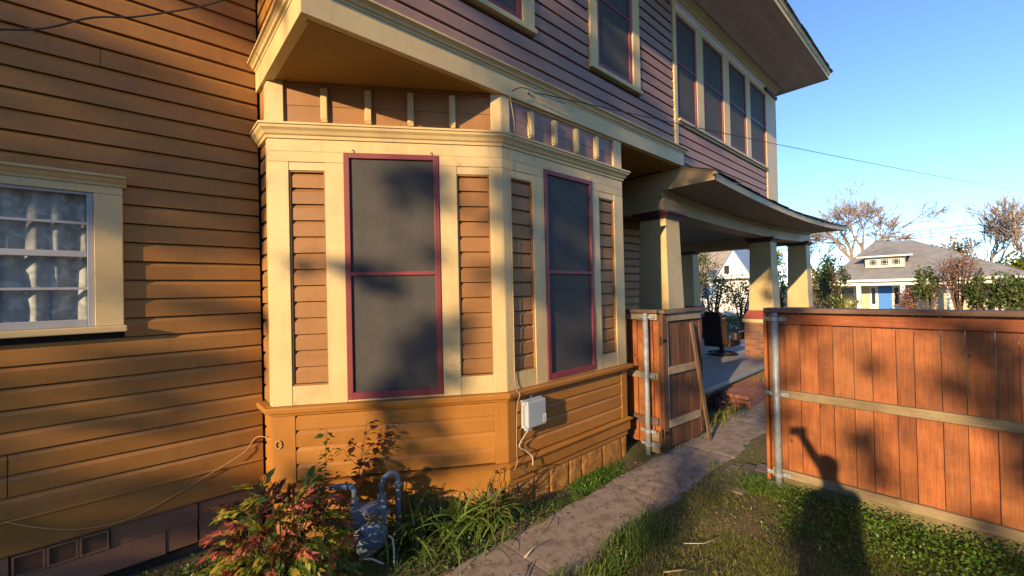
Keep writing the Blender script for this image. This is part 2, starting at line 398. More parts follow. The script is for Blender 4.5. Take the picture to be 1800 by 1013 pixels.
def board_mesh(F, s0, s1, zb, p, d, th=.03):
    e = random.uniform(-.0012, .0012); g = .0062
    prof = [(d - th, zb + g), (d + e, zb + g), (d + e, zb + .77 * p), (d - .013, zb + .94 * p), (d - .019, zb + p + g - .0062), (d - th, zb + p + g - .0062)]
    m = MB(); a = F.p(s0, 0, 0); v = F.p(s1, 0, 0) - a
    tl = random.uniform(-.0012, .0012)
    n = len(prof); K = max(1, int((s1 - s0) / .35)); vs = []; fs = []
    wz = [random.gauss(0, .0011) for _ in range(K + 1)]; wd = [random.gauss(0, .0010) for _ in range(K + 1)]
    for i in range(K + 1):
        s_ = s0 + (s1 - s0) * i / K
        for j, (o, z) in enumerate(prof): vs.append(F.p(s_, z + tl * i / K + (wz[i] if j in (1, 2) else 0), o + (wd[i] if 0 < j < 3 else 0)))
    for i in range(K): fs += [(i * n + j, (i + 1) * n + j, (i + 1) * n + (j + 1) % n, i * n + (j + 1) % n) for j in range(n)]
    m.add(vs, fs + [tuple(range(n)), tuple(range(K * n, K * n + n))[::-1]])
    return m
def siding(F, s0, s1, z0, z1, parent, mat, d=0, pitch=.133, holes=(), splits=()):
    k = 0
    while True:
        zb = z0 + k * pitch
        if zb >= z1 - .02: break
        p = min(pitch, z1 - zb)
        seg = [(s0, s1)]
        for (h0, h1, y0, y1) in holes:
            if zb + p > y0 + .004 and zb < y1 - .004:
                ns = []
                for a, b in seg:
                    if h1 <= a or h0 >= b: ns.append((a, b)); continue
                    if h0 - a > .01: ns.append((a, h0))
                    if b - h1 > .01: ns.append((h1, b))
                seg = ns
        for (y0, y1, sx) in splits:
            if y0 <= zb < y1: seg = [q for a, b in seg for q in (((a, sx - .002), (sx + .002, b)) if a < sx < b else ((a, b),))]
        if s1 - s0 > 2 and random.random() < .6:
            sx = random.uniform(s0 + .5, s1 - .5); seg = [q for a, b in seg for q in (((a, sx - .0015), (sx + .0015, b)) if a + .3 < sx < b - .3 else ((a, b),))]
        for a, b in seg:
            mm = mat(zb) if callable(mat) else mat
            board_mesh(F, a, b, zb, p, d).build('siding_board', mm, parent)
        k += 1
def trim(F, s0, s1, z0, z1, d0, d1, name, mat, parent, bevel=.003):
    m = MB(); F.box(m, s0, s1, z0, z1, d0, d1); return m.build(name, mat, parent, bevel=bevel)

# ---- side wall at the left
WS0, WS1, WZ0, WZ1 = -1.26, -.25, 1.752, 2.632        # opening of the side window
m = MB()
for a in ((-7, WS0, 0, 6.03), (WS1, 7.0, 0, 6.03), (WS0, WS1, 0, WZ0), (WS0, WS1, WZ1, 6.03)):
    FL.box(m, a[0], a[1], a[2], a[3], -.20, -.026)
side = m.build('side_wall', M['dark'], house)
siding(FL, -7, XU - .012, .578, 6.0, side, M['side'],
       holes=((-1.425, -.085, 1.70, 2.70),), splits=((.6, .96, -.615), (2.9, 3.0, -2.2), (1.36, 1.4, -1.9)))
trim(FL, -7, XU - .012, .368, .566, -.022, .012, 'water_table_board', M['side'], side)
m = MB(); FL.box(m, -7, XU - .012, .567, .583, -.022, .022); m.build('drip_moulding', M['side'], side, bevel=.004)
# skirt sheets and vent under the side wall
for a, b, z0, z1, d in ((-3.0, -.615, .05, .362, -.008), (-.612, .118, .052, .216, -.006), (-.17, .305, .218, .362, -.009), (.12, .302, .056, .2165, -.011), (.312, XU - .02, .02, .362, -.016), (-.612, -.172, .35, .363, -.009)):
    trim(FL, a, b, z0, z1, d - .02, d, 'skirt_panel', M['skirt'], side)
for i in range(3):
    s0 = -.604 + i * .144; vf = MB()
    for q in ((s0, s0 + .012, .222, .348), (s0 + .128, s0 + .140, .222, .348), (s0 + .012, s0 + .128, .222, .232), (s0 + .012, s0 + .128, .338, .348)):
        FL.box(vf, *q, -.030, .004)
    for j in range(9):
        z = .236 + j * .0112
        vf.obox(FL.p(s0 + .012, z, -.022), (.116, 0, 0), FL.p(0, .0, .018) - FL.p(0, 0, 0), (0, 0, .0035))
    vf.build('vent_grille', M['skirt'], side)
# right part of side wall seen in the porch recess is covered by the same boards
siding(FL, XE + .02, 7.0, .578, 3.5, side, M['brown'])

# ---- side window
win = MB()
for q in ((-.228, -.086, WZ0 - .02, 2.628), (-1.424, -1.282, WZ0 - .02, 2.628)): FL.box(win, *q, -.03, .028)
FL.box(win, -1.424, -.086, 2.630, 2.682, -.03, .026)
swin = win.build('side_window', M['yellow'], house, bevel=.004)
m = MB(); p0, p1 = FL.p(-1.47, 0), FL.p(-.03, 0)
prof = [(-.02, 2.683), (.032, 2.683), (.036, 2.70), (.055, 2.715), (.062, 2.735), (.085, 2.737), (.085, 2.752), (-.02, 2.758)]
m.sweep([(-1.44, YL), (-.066, YL)], prof); m.build('head_cornice', M['yellow'], swin)
m = MB(); FL.box(m, -1.45, -.070, 1.688, 1.731, -.03, .060); m.build('sill', M['yellow'], swin, bevel=.006)
m = MB()
for q in ((-.262, -.229, WZ0 - .02, 2.629), (-1.281, -1.248, WZ0 - .02, 2.629), (-1.248, -.262, WZ0 - .02, WZ0 + .03), (-1.248, -.262, 2.612, 2.629)): FL.box(m, *q, -.035, .012)
m.build('storm_frame', M['white'], swin, bevel=.003)
m = MB(); FL.box(m, -1.247, -.263, 2.196, 2.236, -.033, .004); m.build('meeting_rail', M['white'], swin, bevel=.003)
for z in (2.424, 1.988):
    m = MB(); FL.box(m, -1.247, -.263, z - .008, z + .008, -.034, -.008); m.build('muntin', M['white'], swin)
for z0, z1 in ((1.783, 1.979), (1.997, 2.195), (2.237, 2.415), (2.433, 2.611)):
    m = MB(); FL.box(m, -1.247, -.263, z0, z1, -.025, -.021); m.build('pane', M['glass'], swin)
m = MB()                                               # dark room behind
for q in ((-1.9, .3, -1.2, -1.18, 1.2, 3.2), (-1.9, -1.88, -1.18, -.21, 1.2, 3.2), (.28, .3, -1.18, -.21, 1.2, 3.2), (-1.88, .28, -1.18, -.21, 1.2, 1.22), (-1.88, .28, -1.18, -.21, 3.18, 3.2)):
    FL.box(m, q[0], q[1], q[4], q[5], q[2], q[3])
m.build('room_lining', plain('dim room wallpaper', (.16, .15, .13), .9, 0, .1, 3, 0), swin)

# ---- bay: dark core, boards, stiles and rails
core = MB()
inn = [(XU + .045, YL + .15), (XU + .045, PB[1] + .03), (PC[0] + .014, YB + .047), (XE - .047, YB + .047), (XE - .047, YL + .15)]
core.prism([(x, y, 0) for x, y in inn], (0, 0, 3.60))
bay = core.build('bay_wall', M['dark'], house)
SILLZ, CRZ = 1.045, 3.15
def face(F, S, side_mats):
    """one face of the bay; S = s-values: e0, pan1a, pan1b, wa, wb, pan2a, pan2b, e1"""
    e0, a1, b1, wa, wb, a2, b2, e1 = S
    Y = M['yellow']
    for s0, s1 in ((e0, a1), (b1, wa), (wb, a2), (b2, e1)):
        trim(F, s0 + .0005, s1 - .0005, SILLZ, 2.968, -.05, 0 + random.uniform(0, .002), 'stile', Y, bay)
    for s0, s1 in ((a1, b1), (a2, b2)):
        trim(F, s0, s1, SILLZ, 1.195, -.05, -.003, 'rail', Y, bay); trim(F, s0, s1, 2.902, 2.966, -.05, -.003, 'rail', Y, bay)
        siding(F, s0 + .012, s1 - .012, 1.208, 2.890, bay, M['brown'], d=-.022, pitch=.1295)
        for q in ((s0, s0 + .011, 1.196, 2.901), (s1 - .011, s1, 1.196, 2.901)):
            trim(F, *q, -.05, -.010, 'panel_bead', M['brown'], bay, .002)
        trim(F, s0 + .011, s1 - .011, 2.8895, 2.901, -.05, -.010, 'panel_bead', M['brown'], bay, .002)
        trim(F, s0 + .011, s1 - .011, 1.196, 1.207, -.05, -.010, 'panel_bead', M['brown'], bay, .002)
    trim(F, e0, wa, 2.969, 3.052, -.05, .001, 'frieze_block', Y, bay); trim(F, wb, e1, 2.969, 3.052, -.05, .001, 'frieze_block', Y, bay)
    trim(F, e0, e1, 3.0525, CRZ + .03, -.05, .001, 'frieze_board', Y, bay)
    trim(F, wa, wb, 1.046, 1.062, -.05, -.004, 'rail', Y, bay)
def screen_window(F, s0, s1, z0, z1, zm, parent, fw=.043, d=.010, name='screen_window'):
    m = MB()
    for q in ((s0, s0 + fw, z0, z1), (s1 - fw, s1, z0, z1), (s0 + fw, s1 - fw, z1 - fw, z1), (s0 + fw, s1 - fw, z0, z0 + fw + .012)): F.box(m, *q, -.045, d)
    wn = m.build(name, M['rose'], parent, bevel=.003)
    m = MB(); F.box(m, s0 + fw, s1 - fw, zm - .015, zm + .015, -.035, d - .003); m.build('crossbar', M['rose'], wn, bevel=.003)
    for a, b in ((z0 + fw + .012, zm - .015), (zm + .015, z1 - fw)):
        m = MB(); n = 8                                       # screen cloth, very slightly bellied
        vs = []; fs = []
        for i in range(n + 1):
            for j in range(n + 1):
                u, v = i / n, j / n
                vs.append(F.p(s0 + fw + u * (s1 - s0 - 2 * fw), a + v * (b - a), -.010 - .004 * math.sin(math.pi * u) * math.sin(math.pi * v)))
        for i in range(n):
            for j in range(n): fs.append((i * (n + 1) + j, (i + 1) * (n + 1) + j, (i + 1) * (n + 1) + j + 1, i * (n + 1) + j + 1))
        m.add(vs, fs); m.build('screen', M['screen'], wn, True)
    return wn
face(FC, (0, .149, .418, .562, 1.318, 1.466, 1.742, LC), None)
w1 = screen_window(FC, .563, 1.317, 1.064, 3.052, 2.072, house)
for s_ in (.63, 1.25):
    m = MB(); m.tube([FC.p(s_, 3.075, 0), FC.p(s_, 3.078, .018), FC.p(s_, 3.060, .020)], .005, 6); m.build('hook', M['yellow'], w1)
f0 = PC[0]
face(FF, (f0, 2.412, 2.682, 2.832, 3.572, 3.697, 3.977, XE), None)
w2 = screen_window(FF, 2.833, 3.571, 1.064, 3.052, 2.080, house)
for s_ in (2.92, 3.5):
    m = MB(); m.tube([FF.p(s_, 3.075, 0), FF.p(s_, 3.078, .018), FF.p(s_, 3.060, .020)], .005, 6); m.build('hook', M['yellow'], w2)
# bay left return
siding(FR, .01, YL - PB[1] - .075, SILLZ + .005, CRZ, bay, M['brown'], d=-.004)
trim(FR, YL - PB[1] - .073, YL - PB[1] - .002, SILLZ, CRZ + .02, -.05, 0, 'stile', M['yellow'], bay)
siding(FR, .01, YL - PB[1] - .10, .44, .965, bay, M['ochre'], d=-.004)
trim(FR, YL - PB[1] - .098, YL - PB[1] - .002, .44, .968, -.05, 0, 'corner_board', M['ochre'], bay)
trim(FR, .01, YL - PB[1] - .11, 3.27, 3.62, -.05, -.006, 'frieze_panel', M['brown'], bay)
trim(FR, YL - PB[1] - .108, YL - PB[1] - .002, 3.27, 3.618, -.05, 0, 'stile', M['yellow'], bay)
# bay right return (in the shade of the recess)
FX = Fr((XE, YB), (0, 1), (1, 0))
siding(FX, .10, 1.26, SILLZ + .005, CRZ, bay, M['brown'], d=-.004)
trim(FX, .002, .098, .44, 3.61, -.05, 0, 'corner_board', M['yellow'], bay)
siding(FX, .10, 1.26, .44, .965, bay, M['ochre'], d=-.004)
# frieze between crown and soffit
def frieze(F, e0, a, b, e1, brk, zb0, zb1):
    trim(F, e0 + .002, a, 3.268, 3.617, -.05, .001, 'stile', M['yellow'], bay)
    trim(F, b, e1 - .002, 3.268, 3.617, -.05, .001, 'stile', M['yellow'], bay)
    h = (3.585 - 3.27) / 2
    for i in range(2): trim(F, a, b, 3.270 + i * h + .001, 3.270 + (i + 1) * h, -.05, -.024 + .001 * i, 'frieze_panel', M['brown'] if F is FC else M['mauve'], bay)
    trim(F, a, b, 3.586, 3.617, -.05, -.010, 'rail', M['brown'] if F is FC else M['yellow'], bay)
    for s_ in brk:
        m = MB(); wv = .022
        pr = [(-.03, zb0), (.000, zb0), (.014, zb0 + .03), (.014, zb1 - .006), (.010, zb1), (-.03, zb1)]
        m.prism([F.p(s_ - wv, z, o) for o, z in pr], F.p(s_ + wv, 0, 0) - F.p(s_ - wv, 0, 0))
        F.box(m, s_ - wv - .008, s_ - wv, zb0 + .02, zb1 - .004, -.03, .002)
        m.build('bracket', M['yellow'], bay, bevel=.003)
frieze(FC, 0, .118, 1.766, LC, (.425, .763, 1.10, 1.443), 3.292, 3.568)
frieze(FF, f0, 2.416, 3.992, XE, (2.69, 3.013, 3.342, 3.68), 3.308, 3.553)
# lower part of the bay
def lower(F, e0, a, b, e1):
    trim(F, e0 + .001, a, .44, .970, -.05, 0, 'corner_board', M['ochre'], bay); trim(F, b, e1 - .001, .44, .970, -.05, 0, 'corner_board', M['ochre'], bay)
    siding(F, a + .002, b - .002, .447, .968, bay, M['ochre'], d=-.006, pitch=.1325)
    trim(F, e0 + .001, e1 - .001, .235, .296, -.05, -.004, 'skirt_board', M['ochre'], bay)
    s_ = e0 + .004; k = 0
    while s_ < e1 - .06:                                       # rock faced blocks
        wd = random.choice((.12, .2, .28, .36)); s1 = min(s_ + wd, e1 - .004)
        nz, ns = 7, max(4, int((s1 - s_) / .022)); vs = []; fs = []
        ph = random.uniform(0, 50); amp = random.choice((.004, .006, .008, .022))
        tilt = random.uniform(-.4, .4)
        for i in range(ns + 1):
            for j in range(nz + 1):
                u, v = i / ns, j / nz
                edge = min(1, 12 * min(u, 1 - u)) * min(1, 8 * min(v, 1 - v))
                nn = math.sin(ph + u * 5 + v * 3.1) * math.sin(ph * 1.7 + v * 6 - u * 4.2) * .6 + random.uniform(-.2, .2) + tilt * (u - .5) * 2
                vs.append(F.p(s_ + u * (s1 - s_ - .006), -.06 + v * .292, -.022 + edge * (.006 + amp * (nn + .6) * .6)))
        for i in range(ns):
            for j in range(nz): fs.append((i * (nz + 1) + j, (i + 1) * (nz + 1) + j, (i + 1) * (nz + 1) + j + 1, i * (nz + 1) + j + 1))
        m = MB(); m.add(vs, fs); F.box(m, s_, s1 - .006, -.06, .232, -.05, -.0235)
        m.build('stone', M['rock'], bay); s_ = s1
lower(FC, 0, .166, 1.744, LC); lower(FF, f0, 2.408, 4.042, XE)
path = [(XU, YL - .005), PB, PC, (XE, YB), (XE, YL - .03)]
MB().sweep(path, [(-.03, 3.150), (.012, 3.150), (.016, 3.172), (.028, 3.180), (.040, 3.204), (.058, 3.222), (.062, 3.240), (.072, 3.243), (.072, 3.258), (-.03, 3.2675)]).build('crown_moulding', M['yellow'], bay)
MB().sweep(path, [(-.03, .972), (.018, .972), (.022, .990), (.052, 1.000), (.056, 1.030), (.050, 1.040), (-.03, 1.0445)]).build('bay_sill', M['ochre'], bay)
MB().sweep(path, [(-.03, .297), (.018, .297), (.018, .398), (.040, .408), (.044, .425), (.010, .438), (-.03, .4385)]).build('water_table', M['ochre'], bay)

# ---- upper storey
up = MB(); up.box(XU + .045, 9.96, YB + .045, 10.6, 3.625, 6.02)
upper = up.build('upper_wall', M['dark'], house)
sf = MB(); sf.prism([(XU + .005, YL, 3.612), (XU + .005, YB + .005, 3.612), (5.66, YB + .005, 3.612), (5.66, YL, 3.612)], (0, 0, .012))
sf.build('overhang_soffit', M['soffit'], upper)
m = MB()
for i, (a, b) in enumerate(((XU + .03, 2.34), (2.345, 4.0))): m.box(a, b, YB + .03 + 0, YB + .05, 3.600, 3.611)
m.build('soffit_bead', M['soffit'], upper)
bp = [(XU, YL - .005), (XU, YB), (5.66, YB), (5.66, YB + .3)]
MB().sweep(bp, [(-.045, 3.604), (.022, 3.604), (.022, 3.772), (-.045, 3.772)]).build('belt_fascia', M['yellow'], upper, bevel=.003)
MB().sweep(bp, [(-.045, 3.7725), (.026, 3.7725), (.030, 3.786), (.044, 3.792), (.050, 3.808), (.066, 3.820), (.080, 3.824), (.080, 3.838), (-.045, 3.852)]).build('belt_crown', M['yellow'], upper)
HU = ((1.756, 2.744, 4.275, 5.88), (3.594, 4.582, 4.275, 5.88))
siding(FF, XU + .002, 5.47, 3.854, 5.88, upper, M['mauve'], holes=HU, pitch=.130)
siding(FR, .01, YL - YB - .002, 3.854, 6.0, upper, M['side'], pitch=.133)
trim(FF, 5.472, 5.556, 3.851, 5.95, -.045, .018, 'corner_board', M['yellow'], upper)
siding(FF, 5.56, 9.325, 3.40, 4.19, upper, M['mauve'], pitch=.130, holes=((5.5, 5.69, 3.3, 3.85),))
trim(FF, 9.328, 9.975, 3.40, 5.80, -.045, .016, 'corner_board', M['yellow'], upper)
trim(FF, 9.30, 10.0, 5.802, 5.868, -.045, .045, 'post_capital', M['plum'], upper)
MB().sweep([(5.56, YB), (9.326, YB)], [(-.04, 4.19), (.012, 4.19), (.014, 4.215), (.045, 4.222), (.05, 4.246), (-.04, 4.255)]).build('window_sill', M['yellow'], upper)
trim(FF, 5.558, 9.326, 5.735, 5.80, -.045, .010, 'head_board', M['yellow'], upper)
trim(FF, XU + .002, 9.96, 5.884, 6.015, -.045, .008, 'frieze_board', M['soffpink'], upper)
trim(FF, 5.558, 9.30, 5.802, 5.882, -.045, .004, 'frieze_board', M['soffpink'], upper)
MB().sweep([(XU, YB), (10.0, YB)], [(-.02, 5.93), (.02, 5.93), (.05, 5.96), (.09, 5.985), (.10, 6.018), (-.02, 6.018)]).build('eave_moulding', M['yellow'], upper)
# sun room windows
xs = ((5.560, 6.20), (6.43, 7.205), (7.455, 8.245), (8.455, 9.322))
for i, (a, b) in enumerate(xs):
    screen_window(FF, a + .004, b - .004, 4.257, 5.733, 5.06, house, .040, .004)
for a, b in ((6.201, 6.429), (7.206, 7.454), (8.246, 8.454)): trim(FF, a, b, 4.256, 5.734, -.045, .012, 'mullion', M['yellow'], upper)
for (a, b, z0, z1) in HU:
    wn = screen_window(FF, a + .130, b - .150, z0 + .055, z1 - .10, 5.13, house, .055, .004)
    for q in ((a, a + .129, z0 + .05, z1 - .08), (b - .149, b, z0 + .05, z1 - .08)): trim(FF, *q, -.045, .022, 'casing', M['yellow'], wn)
    trim(FF, a - .015, b + .015, z0 + .002, z0 + .049, -.045, .040, 'sill', M['yellow'], wn)
    trim(FF, a, b, z1 - .079, z1, -.045, .024, 'casing', M['yellow'], wn)

# ---- main roof and eaves
Xr0, Xr1, Yr0, Yr1 = .25, 10.33, 1.80, 11.5
roof = MB()
roof.add([(Xr0, Yr0, 6.165), (Xr1 + .03, Yr0 - .03, 6.165), (Xr1 + .03, Yr1, 6.165), (Xr0, Yr1, 6.165), (4.2, 6.6, 9.0), (6.3, 6.6, 9.0)], [(0, 1, 5, 4), (1, 2, 5), (2, 3, 4, 5), (3, 0, 4), (0, 3, 2, 1)])
roof.add([(-7, 3.1, 6.165), (.2, 3.1, 6.165), (.2, 11.5, 6.165), (-7, 11.5, 6.165), (-3, 7.3, 8.4), (.2, 7.3, 8.4)], [(0, 1, 5, 4), (1, 2, 5), (2, 3, 4, 5), (3, 0, 4), (0, 3, 2, 1)])
roof = roof.build('roof', M['shingle'], house)
n = 9; wd = (YB - .02 - Yr0 - .02) / n
for i in range(n):
    m = MB(); y0 = Yr0 + .02 + i * wd; z = 6.028 + .0015 * (i % 2)
    m.box(Xr0 + .02, Xr1 - .02, y0 + .0012, y0 + wd - .0012, z, z + .02); m.build('soffit_board', M['soffpink'], roof)
MB().box(Xr0 + .02, Xr1 - .02, YB, 10.9, 6.03, 6.05).build('soffit_rear', M['soffpink'], roof)
MB().box(-7, .22, 3.12, YL + .1, 6.03, 6.05).build('soffit_side', M['soffpink'], roof)
MB().sweep([(Xr0, 3.1), (Xr0, Yr0), (Xr1, Yr0), (Xr1, 11.4)], [(-.02, 6.022), (0, 6.022), (0, 6.095), (.018, 6.108), (.022, 6.145), (.036, 6.158), (-.02, 6.16)]).build('fascia', M['yellow'], roof)
for k, z in enumerate((6.163, 6.181)):                        # shingle edge, slightly ragged
    m = MB(); x = Xr0
    while x < Xr1 + .05:
        wv = random.uniform(.14, .30); o = random.uniform(.045, .062)
        m.box(x, min(x + wv, Xr1 + .07) - .004, Yr0 - o, Yr0 + .4, z, z + .014); x += wv
    o_ = m.build('shingle_edge', M['shingle'], roof)
    y = Yr0 - .05; m = MB()
    while y < 11.4:
        wv = random.uniform(.14, .30); o = random.uniform(.045, .062)
        m.box(Xr1 - .4, Xr1 + o, y, y + wv - .004, z + .002, z + .016); y += wv
    m.build('shingle_edge', M['shingle'], roof)

# ---- porch: slab, columns, beam, ceiling, roof
def quad(x, pts):
    (x0, y0), (x1, y1), (x2, y2) = pts
    return y0 * (x - x1) * (x - x2) / ((x0 - x1) * (x0 - x2)) + y1 * (x - x0) * (x - x2) / ((x1 - x0) * (x1 - x2)) + y2 * (x - x0) * (x - x1) / ((x2 - x0) * (x2 - x1))
def sagE(x): return quad(x, ((5.66, 0), (9.2, -.115), (14.3, .05)))
def sagB(x): return quad(x, ((5.66, .02), (9.0, -.05), (13.9, .055)))
XP0, XP1 = 5.66, 14.3; YE = 2.235; YBM = 2.957
floor = MB(); floor.box(5.70, 14.0, 2.80, 9.5, .232, .302); floor = floor.build('porch_floor', M['conc'], house, bevel=.008)
MB().box(5.75, 13.95, 2.87, 9.4, -.3, .230).build('porch_foundation', M['rock'], house)
def loft(sections):
    m = MB(); k = len(sections[0]); vs = [p for s_ in sections for p in s_]; fs = []
    for i in range(len(sections) - 1):
        for j in range(k): fs.append((i * k + j, i * k + (j + 1) % k, (i + 1) * k + (j + 1) % k, (i + 1) * k + j))
    fs += [tuple(range(k))[::-1], tuple((len(sections) - 1) * k + j for j in range(k))]
    m.add(vs, fs); return m
NX = [XP0 + (XP1 - XP0) * i / 24 for i in range(25)]
proof = loft([[(x, YE + .01, 3.425 + sagE(x)), (x, YE + .01, 3.44 + sagE(x)), (x, YB + .02, 3.605 + sagE(x) * .7), (x, YB + .02, 3.57 + sagE(x) * .7)] for x in NX]).build('porch_roof', M['shingle'], house)
# the hip part beyond the upper storey
m = MB(); m.add([(9.9, YB, 3.59), (XP1, YE + .01, 3.48), (XP1, 9.8, 3.48), (9.9, 9.0, 4.5), (9.9, 4.0, 4.3)], [(0, 1, 4), (1, 2, 3, 4)]); m.build('porch_hip', M['shingle'], proof)
loft([[(x, YE + .012, 3.337 + sagE(x)), (x, YE + .012, 3.349 + sagE(x)), (x, YBM + .05, 3.352 + sagE(x) * .9), (x, YBM + .05, 3.338 + sagE(x) * .9)] for x in NX]).build('porch_soffit', M['ceil'], proof)
loft([[(x, YE - .012, 3.325 + sagE(x)), (x, YE - .012, 3.425 + sagE(x)), (x, YE + .011, 3.425 + sagE(x)), (x, YE + .011, 3.325 + sagE(x))] for x in NX]).build('porch_fascia', M['tan'], proof)
x = XP0 - .03; m = MB()
while x < XP1 + .02:
    wv = random.uniform(.12, .26); o = random.uniform(.03, .055); zz = 3.443 + sagE(x) + random.uniform(-.002, .006)
    m.obox((x, YE - o, zz - .012), (wv - .006, 0, 0), (0, .45, .155), (0, 0, .012)); x += wv
m.build('shingle_edge', M['shingle'], proof)
MB().box(XP1 - .02, XP1 + .004, YE, 9.8, 3.375, 3.475).build('porch_fascia', M['tan'], proof)
m = MB(); m.prism([(XP0 - .006, YE - .012, 3.325), (XP0 - .006, YE - .012, 3.428), (XP0 - .006, YB + .0, 3.592), (XP0 - .006, 3.93, 3.592), (XP0 - .006, 3.93, 3.045), (XP0 - .006, YBM, 3.045), (XP0 - .006, YBM, 3.325)], (.035, 0, 0))
m.build('end_board', M['tan'], proof)
m = MB(); m.sweep([(XP0 - .006, 2.62), (XP0 - .006, YE - .02)], [(0, 0), (0, 0), (0, 0)]) if False else None
m = MB(); m.obox((XP0 - .018, YE - .03, 3.418), (.012, 0, 0), (0, .47, .158), (0, 0, .028)); m.build('rake_strip', M['tan'], proof)
m = MB(); m.box(XP0 - .045, XP0 - .008, YBM - .005, YBM + .07, 3.225, 3.315); m.build('block', M['tan'], proof, bevel=.004)
m = MB(); m.box(XP0 - .055, XP0 + .02, YE - .05, YE + .0, 3.385, 3.425); m.build('block', M['tan'], proof, bevel=.004)
NB = [XP0 + .03 + (13.9 - XP0) * i / 20 for i in range(21)]
beam = loft([[(x, YBM, 3.035 + sagB(x)), (x, YBM, 3.345 + sagE(x) * .5), (x, YBM + .30, 3.345 + sagE(x) * .5), (x, YBM + .30, 3.035 + sagB(x))] for x in NB]).build('porch_beam', M['tan'], house)
loft([[(x, YBM - .05, 3.30 + sagE(x) * .9), (x, YBM - .05, 3.338 + sagE(x) * .9), (x, YBM - .001, 3.338 + sagE(x) * .9), (x, YBM - .001, 3.27 + sagE(x) * .9)] for x in NB]).build('beam_moulding', M['tan'], beam)
MB().box(13.42, 13.86, YBM + .31, 9.3, 3.04, 3.40).build('porch_beam', M['tan'], house)
cl = MB().box(5.70, 13.9, YBM + .31, 9.3, 3.37, 3.40).build('porch_ceiling', M['ceil'], house)
for i in range(30):
    y0 = YBM + .315 + i * .10; m = MB(); m.box(5.71, 13.40, y0, y0 + .094, 3.352, 3.3695); m.build('ceiling_board', M['ceil'], cl)
MB().box(6.9, 7.1, YL + .03, 9.3, .3, 3.36).build('front_wall', M['mauve'], house)

def column(x0, y0, w_top, z0, z1, w_bot):
    c = (x0 + w_top / 2, y0 + w_top / 2); a, b = w_top / 2, w_bot / 2
    m = MB(); P = lambda r, z: [(c[0] - r, c[1] - r, z), (c[0] + r, c[1] - r, z), (c[0] + r, c[1] + r, z), (c[0] - r, c[1] + r, z)]
    m.add(P(b, z0) + P(a, z1), [(3, 2, 1, 0), (4, 5, 6, 7)] + [(i, (i + 1) % 4, 4 + (i + 1) % 4, 4 + i) for i in range(4)])
    col = m.build('porch_column', M['tan2'], house, bevel=.006)
    m = MB()
    for r0, r1, u0, u1 in ((a + .02, a + .035, z1 - .01, z1 + .03), (a + .05, a + .075, z1 + .03, z1 + .062), (a + .085, a + .085, z1 + .062, z1 + .094)):
        m.add(P(r0, u0) + P(r1, u1), [(3, 2, 1, 0), (4, 5, 6, 7)] + [(i, (i + 1) % 4, 4 + (i + 1) % 4, 4 + i) for i in range(4)])
    m.build('capital', M['plum'], col)
    return c
M['tan2'] = paint('column cream paint', (.52, .40, .20), .2, .5, .2)
BRICK = MB().box(-.1, .1, -.048, .048, 0, .060).mesh('brick', M['brick'])
def pier(c, half, zb, zt):
    p = MB().box(c[0] - half, c[0] + half, c[1] - half, c[1] + half, zb, zt).build('brick_pier', M['mortar'], house)
    k = 0; z = zb + .006
    while z + .062 < zt:
        for side_ in range(2):
            n = 3; L_ = 2 * half / n; off = .5 * (k % 2)
            for i in range(n + (k % 2)):
                t0 = max(0, (i - off)) * L_; t1 = min(n, i + 1 - off) * L_
                if t1 - t0 < .03: continue
                mid = -half + (t0 + t1) / 2; sx = (t1 - t0 - .012) / .2
                if side_ == 0: obj('brick', BRICK, p, (c[0] + mid, c[1] - half + .04, z), None, (sx, 1, 1))
                else: obj('brick', BRICK, p, (c[0] - half + .04, c[1] + mid, z), (0, 0, math.pi / 2), (sx, 1, 1))
        z += .0745; k += 1
    m = MB(); P = lambda r, z_: [(c[0] - r, c[1] - r, z_), (c[0] + r, c[1] - r, z_), (c[0] + r, c[1] + r, z_), (c[0] - r, c[1] + r, z_)]
    F4 = [(3, 2, 1, 0), (4, 5, 6, 7)] + [(i, (i + 1) % 4, 4 + (i + 1) % 4, 4 + i) for i in range(4)]
    m.add(P(half + .03, zt) + P(half + .03, zt + .075), F4); m.build('pier_band', M['fartan'], p)
    m = MB(); m.add(P(half + .03, zt + .0755) + P(half - .06, zt + .27), F4); m.build('pier_cap', paint('red pier cap paint', (.24, .055, .045), .2, .5, .2), p)
c1 = column(5.72, YBM, .42, 1.30, 2.94, .50); pier(c1, .30, .302, 1.03)
c2 = column(10.46, YBM, .42, 1.35, 2.90, .50); pier(c2, .33, .302, 1.08)
c3 = column(13.44, YBM, .42, 1.30, 3.00, .50); pier(c3, .33, .302, 1.03)
c4 = column(13.44, 6.05, .42, 1.30, 3.00, .50); pier(c4, .33, .302, 1.03)
# ================================================================== GROUND, PATH, STREET
def smooth(a, b, x):
    t = np.clip((x - a) / (b - a), 0, 1); return t * t * (3 - 2 * t)
def gz(x, y):
    x = np.asarray(x, float); y = np.asarray(y, float)
    near = 1 - smooth(9, 14, np.hypot(x, y))
    bump = (.014 * np.sin(3.1 * x + 1.3 * y) * np.sin(2.3 * y - .7 * x + 1) + .008 * np.sin(7.3 * x - 4.1 * y) + .006 * np.sin(11 * y + 5 * x)) * near
    onpath = smooth(1.66, 1.86, y) * (1 - smooth(2.34, 2.5, y))
    e_ = np.exp(-((y - 1.815) / .05) ** 2) + np.exp(-((y - 2.385) / .05) ** 2)
    rough = .5 * np.sin(9.7 * x + 3 * np.sin(4.1 * x)) + .5 * np.sin(23 * x + 17 * y)
    edge = e_ * (.022 + .012 * rough) * near * (x > -2) * (x < 9.5)
    low = .05 * (1 - smooth(.2, 1.2, x)) * smooth(2.9, 3.6, y)
    return bump * (1 - .8 * onpath) - .012 * onpath + edge - low - .6 * smooth(15, 26, x)
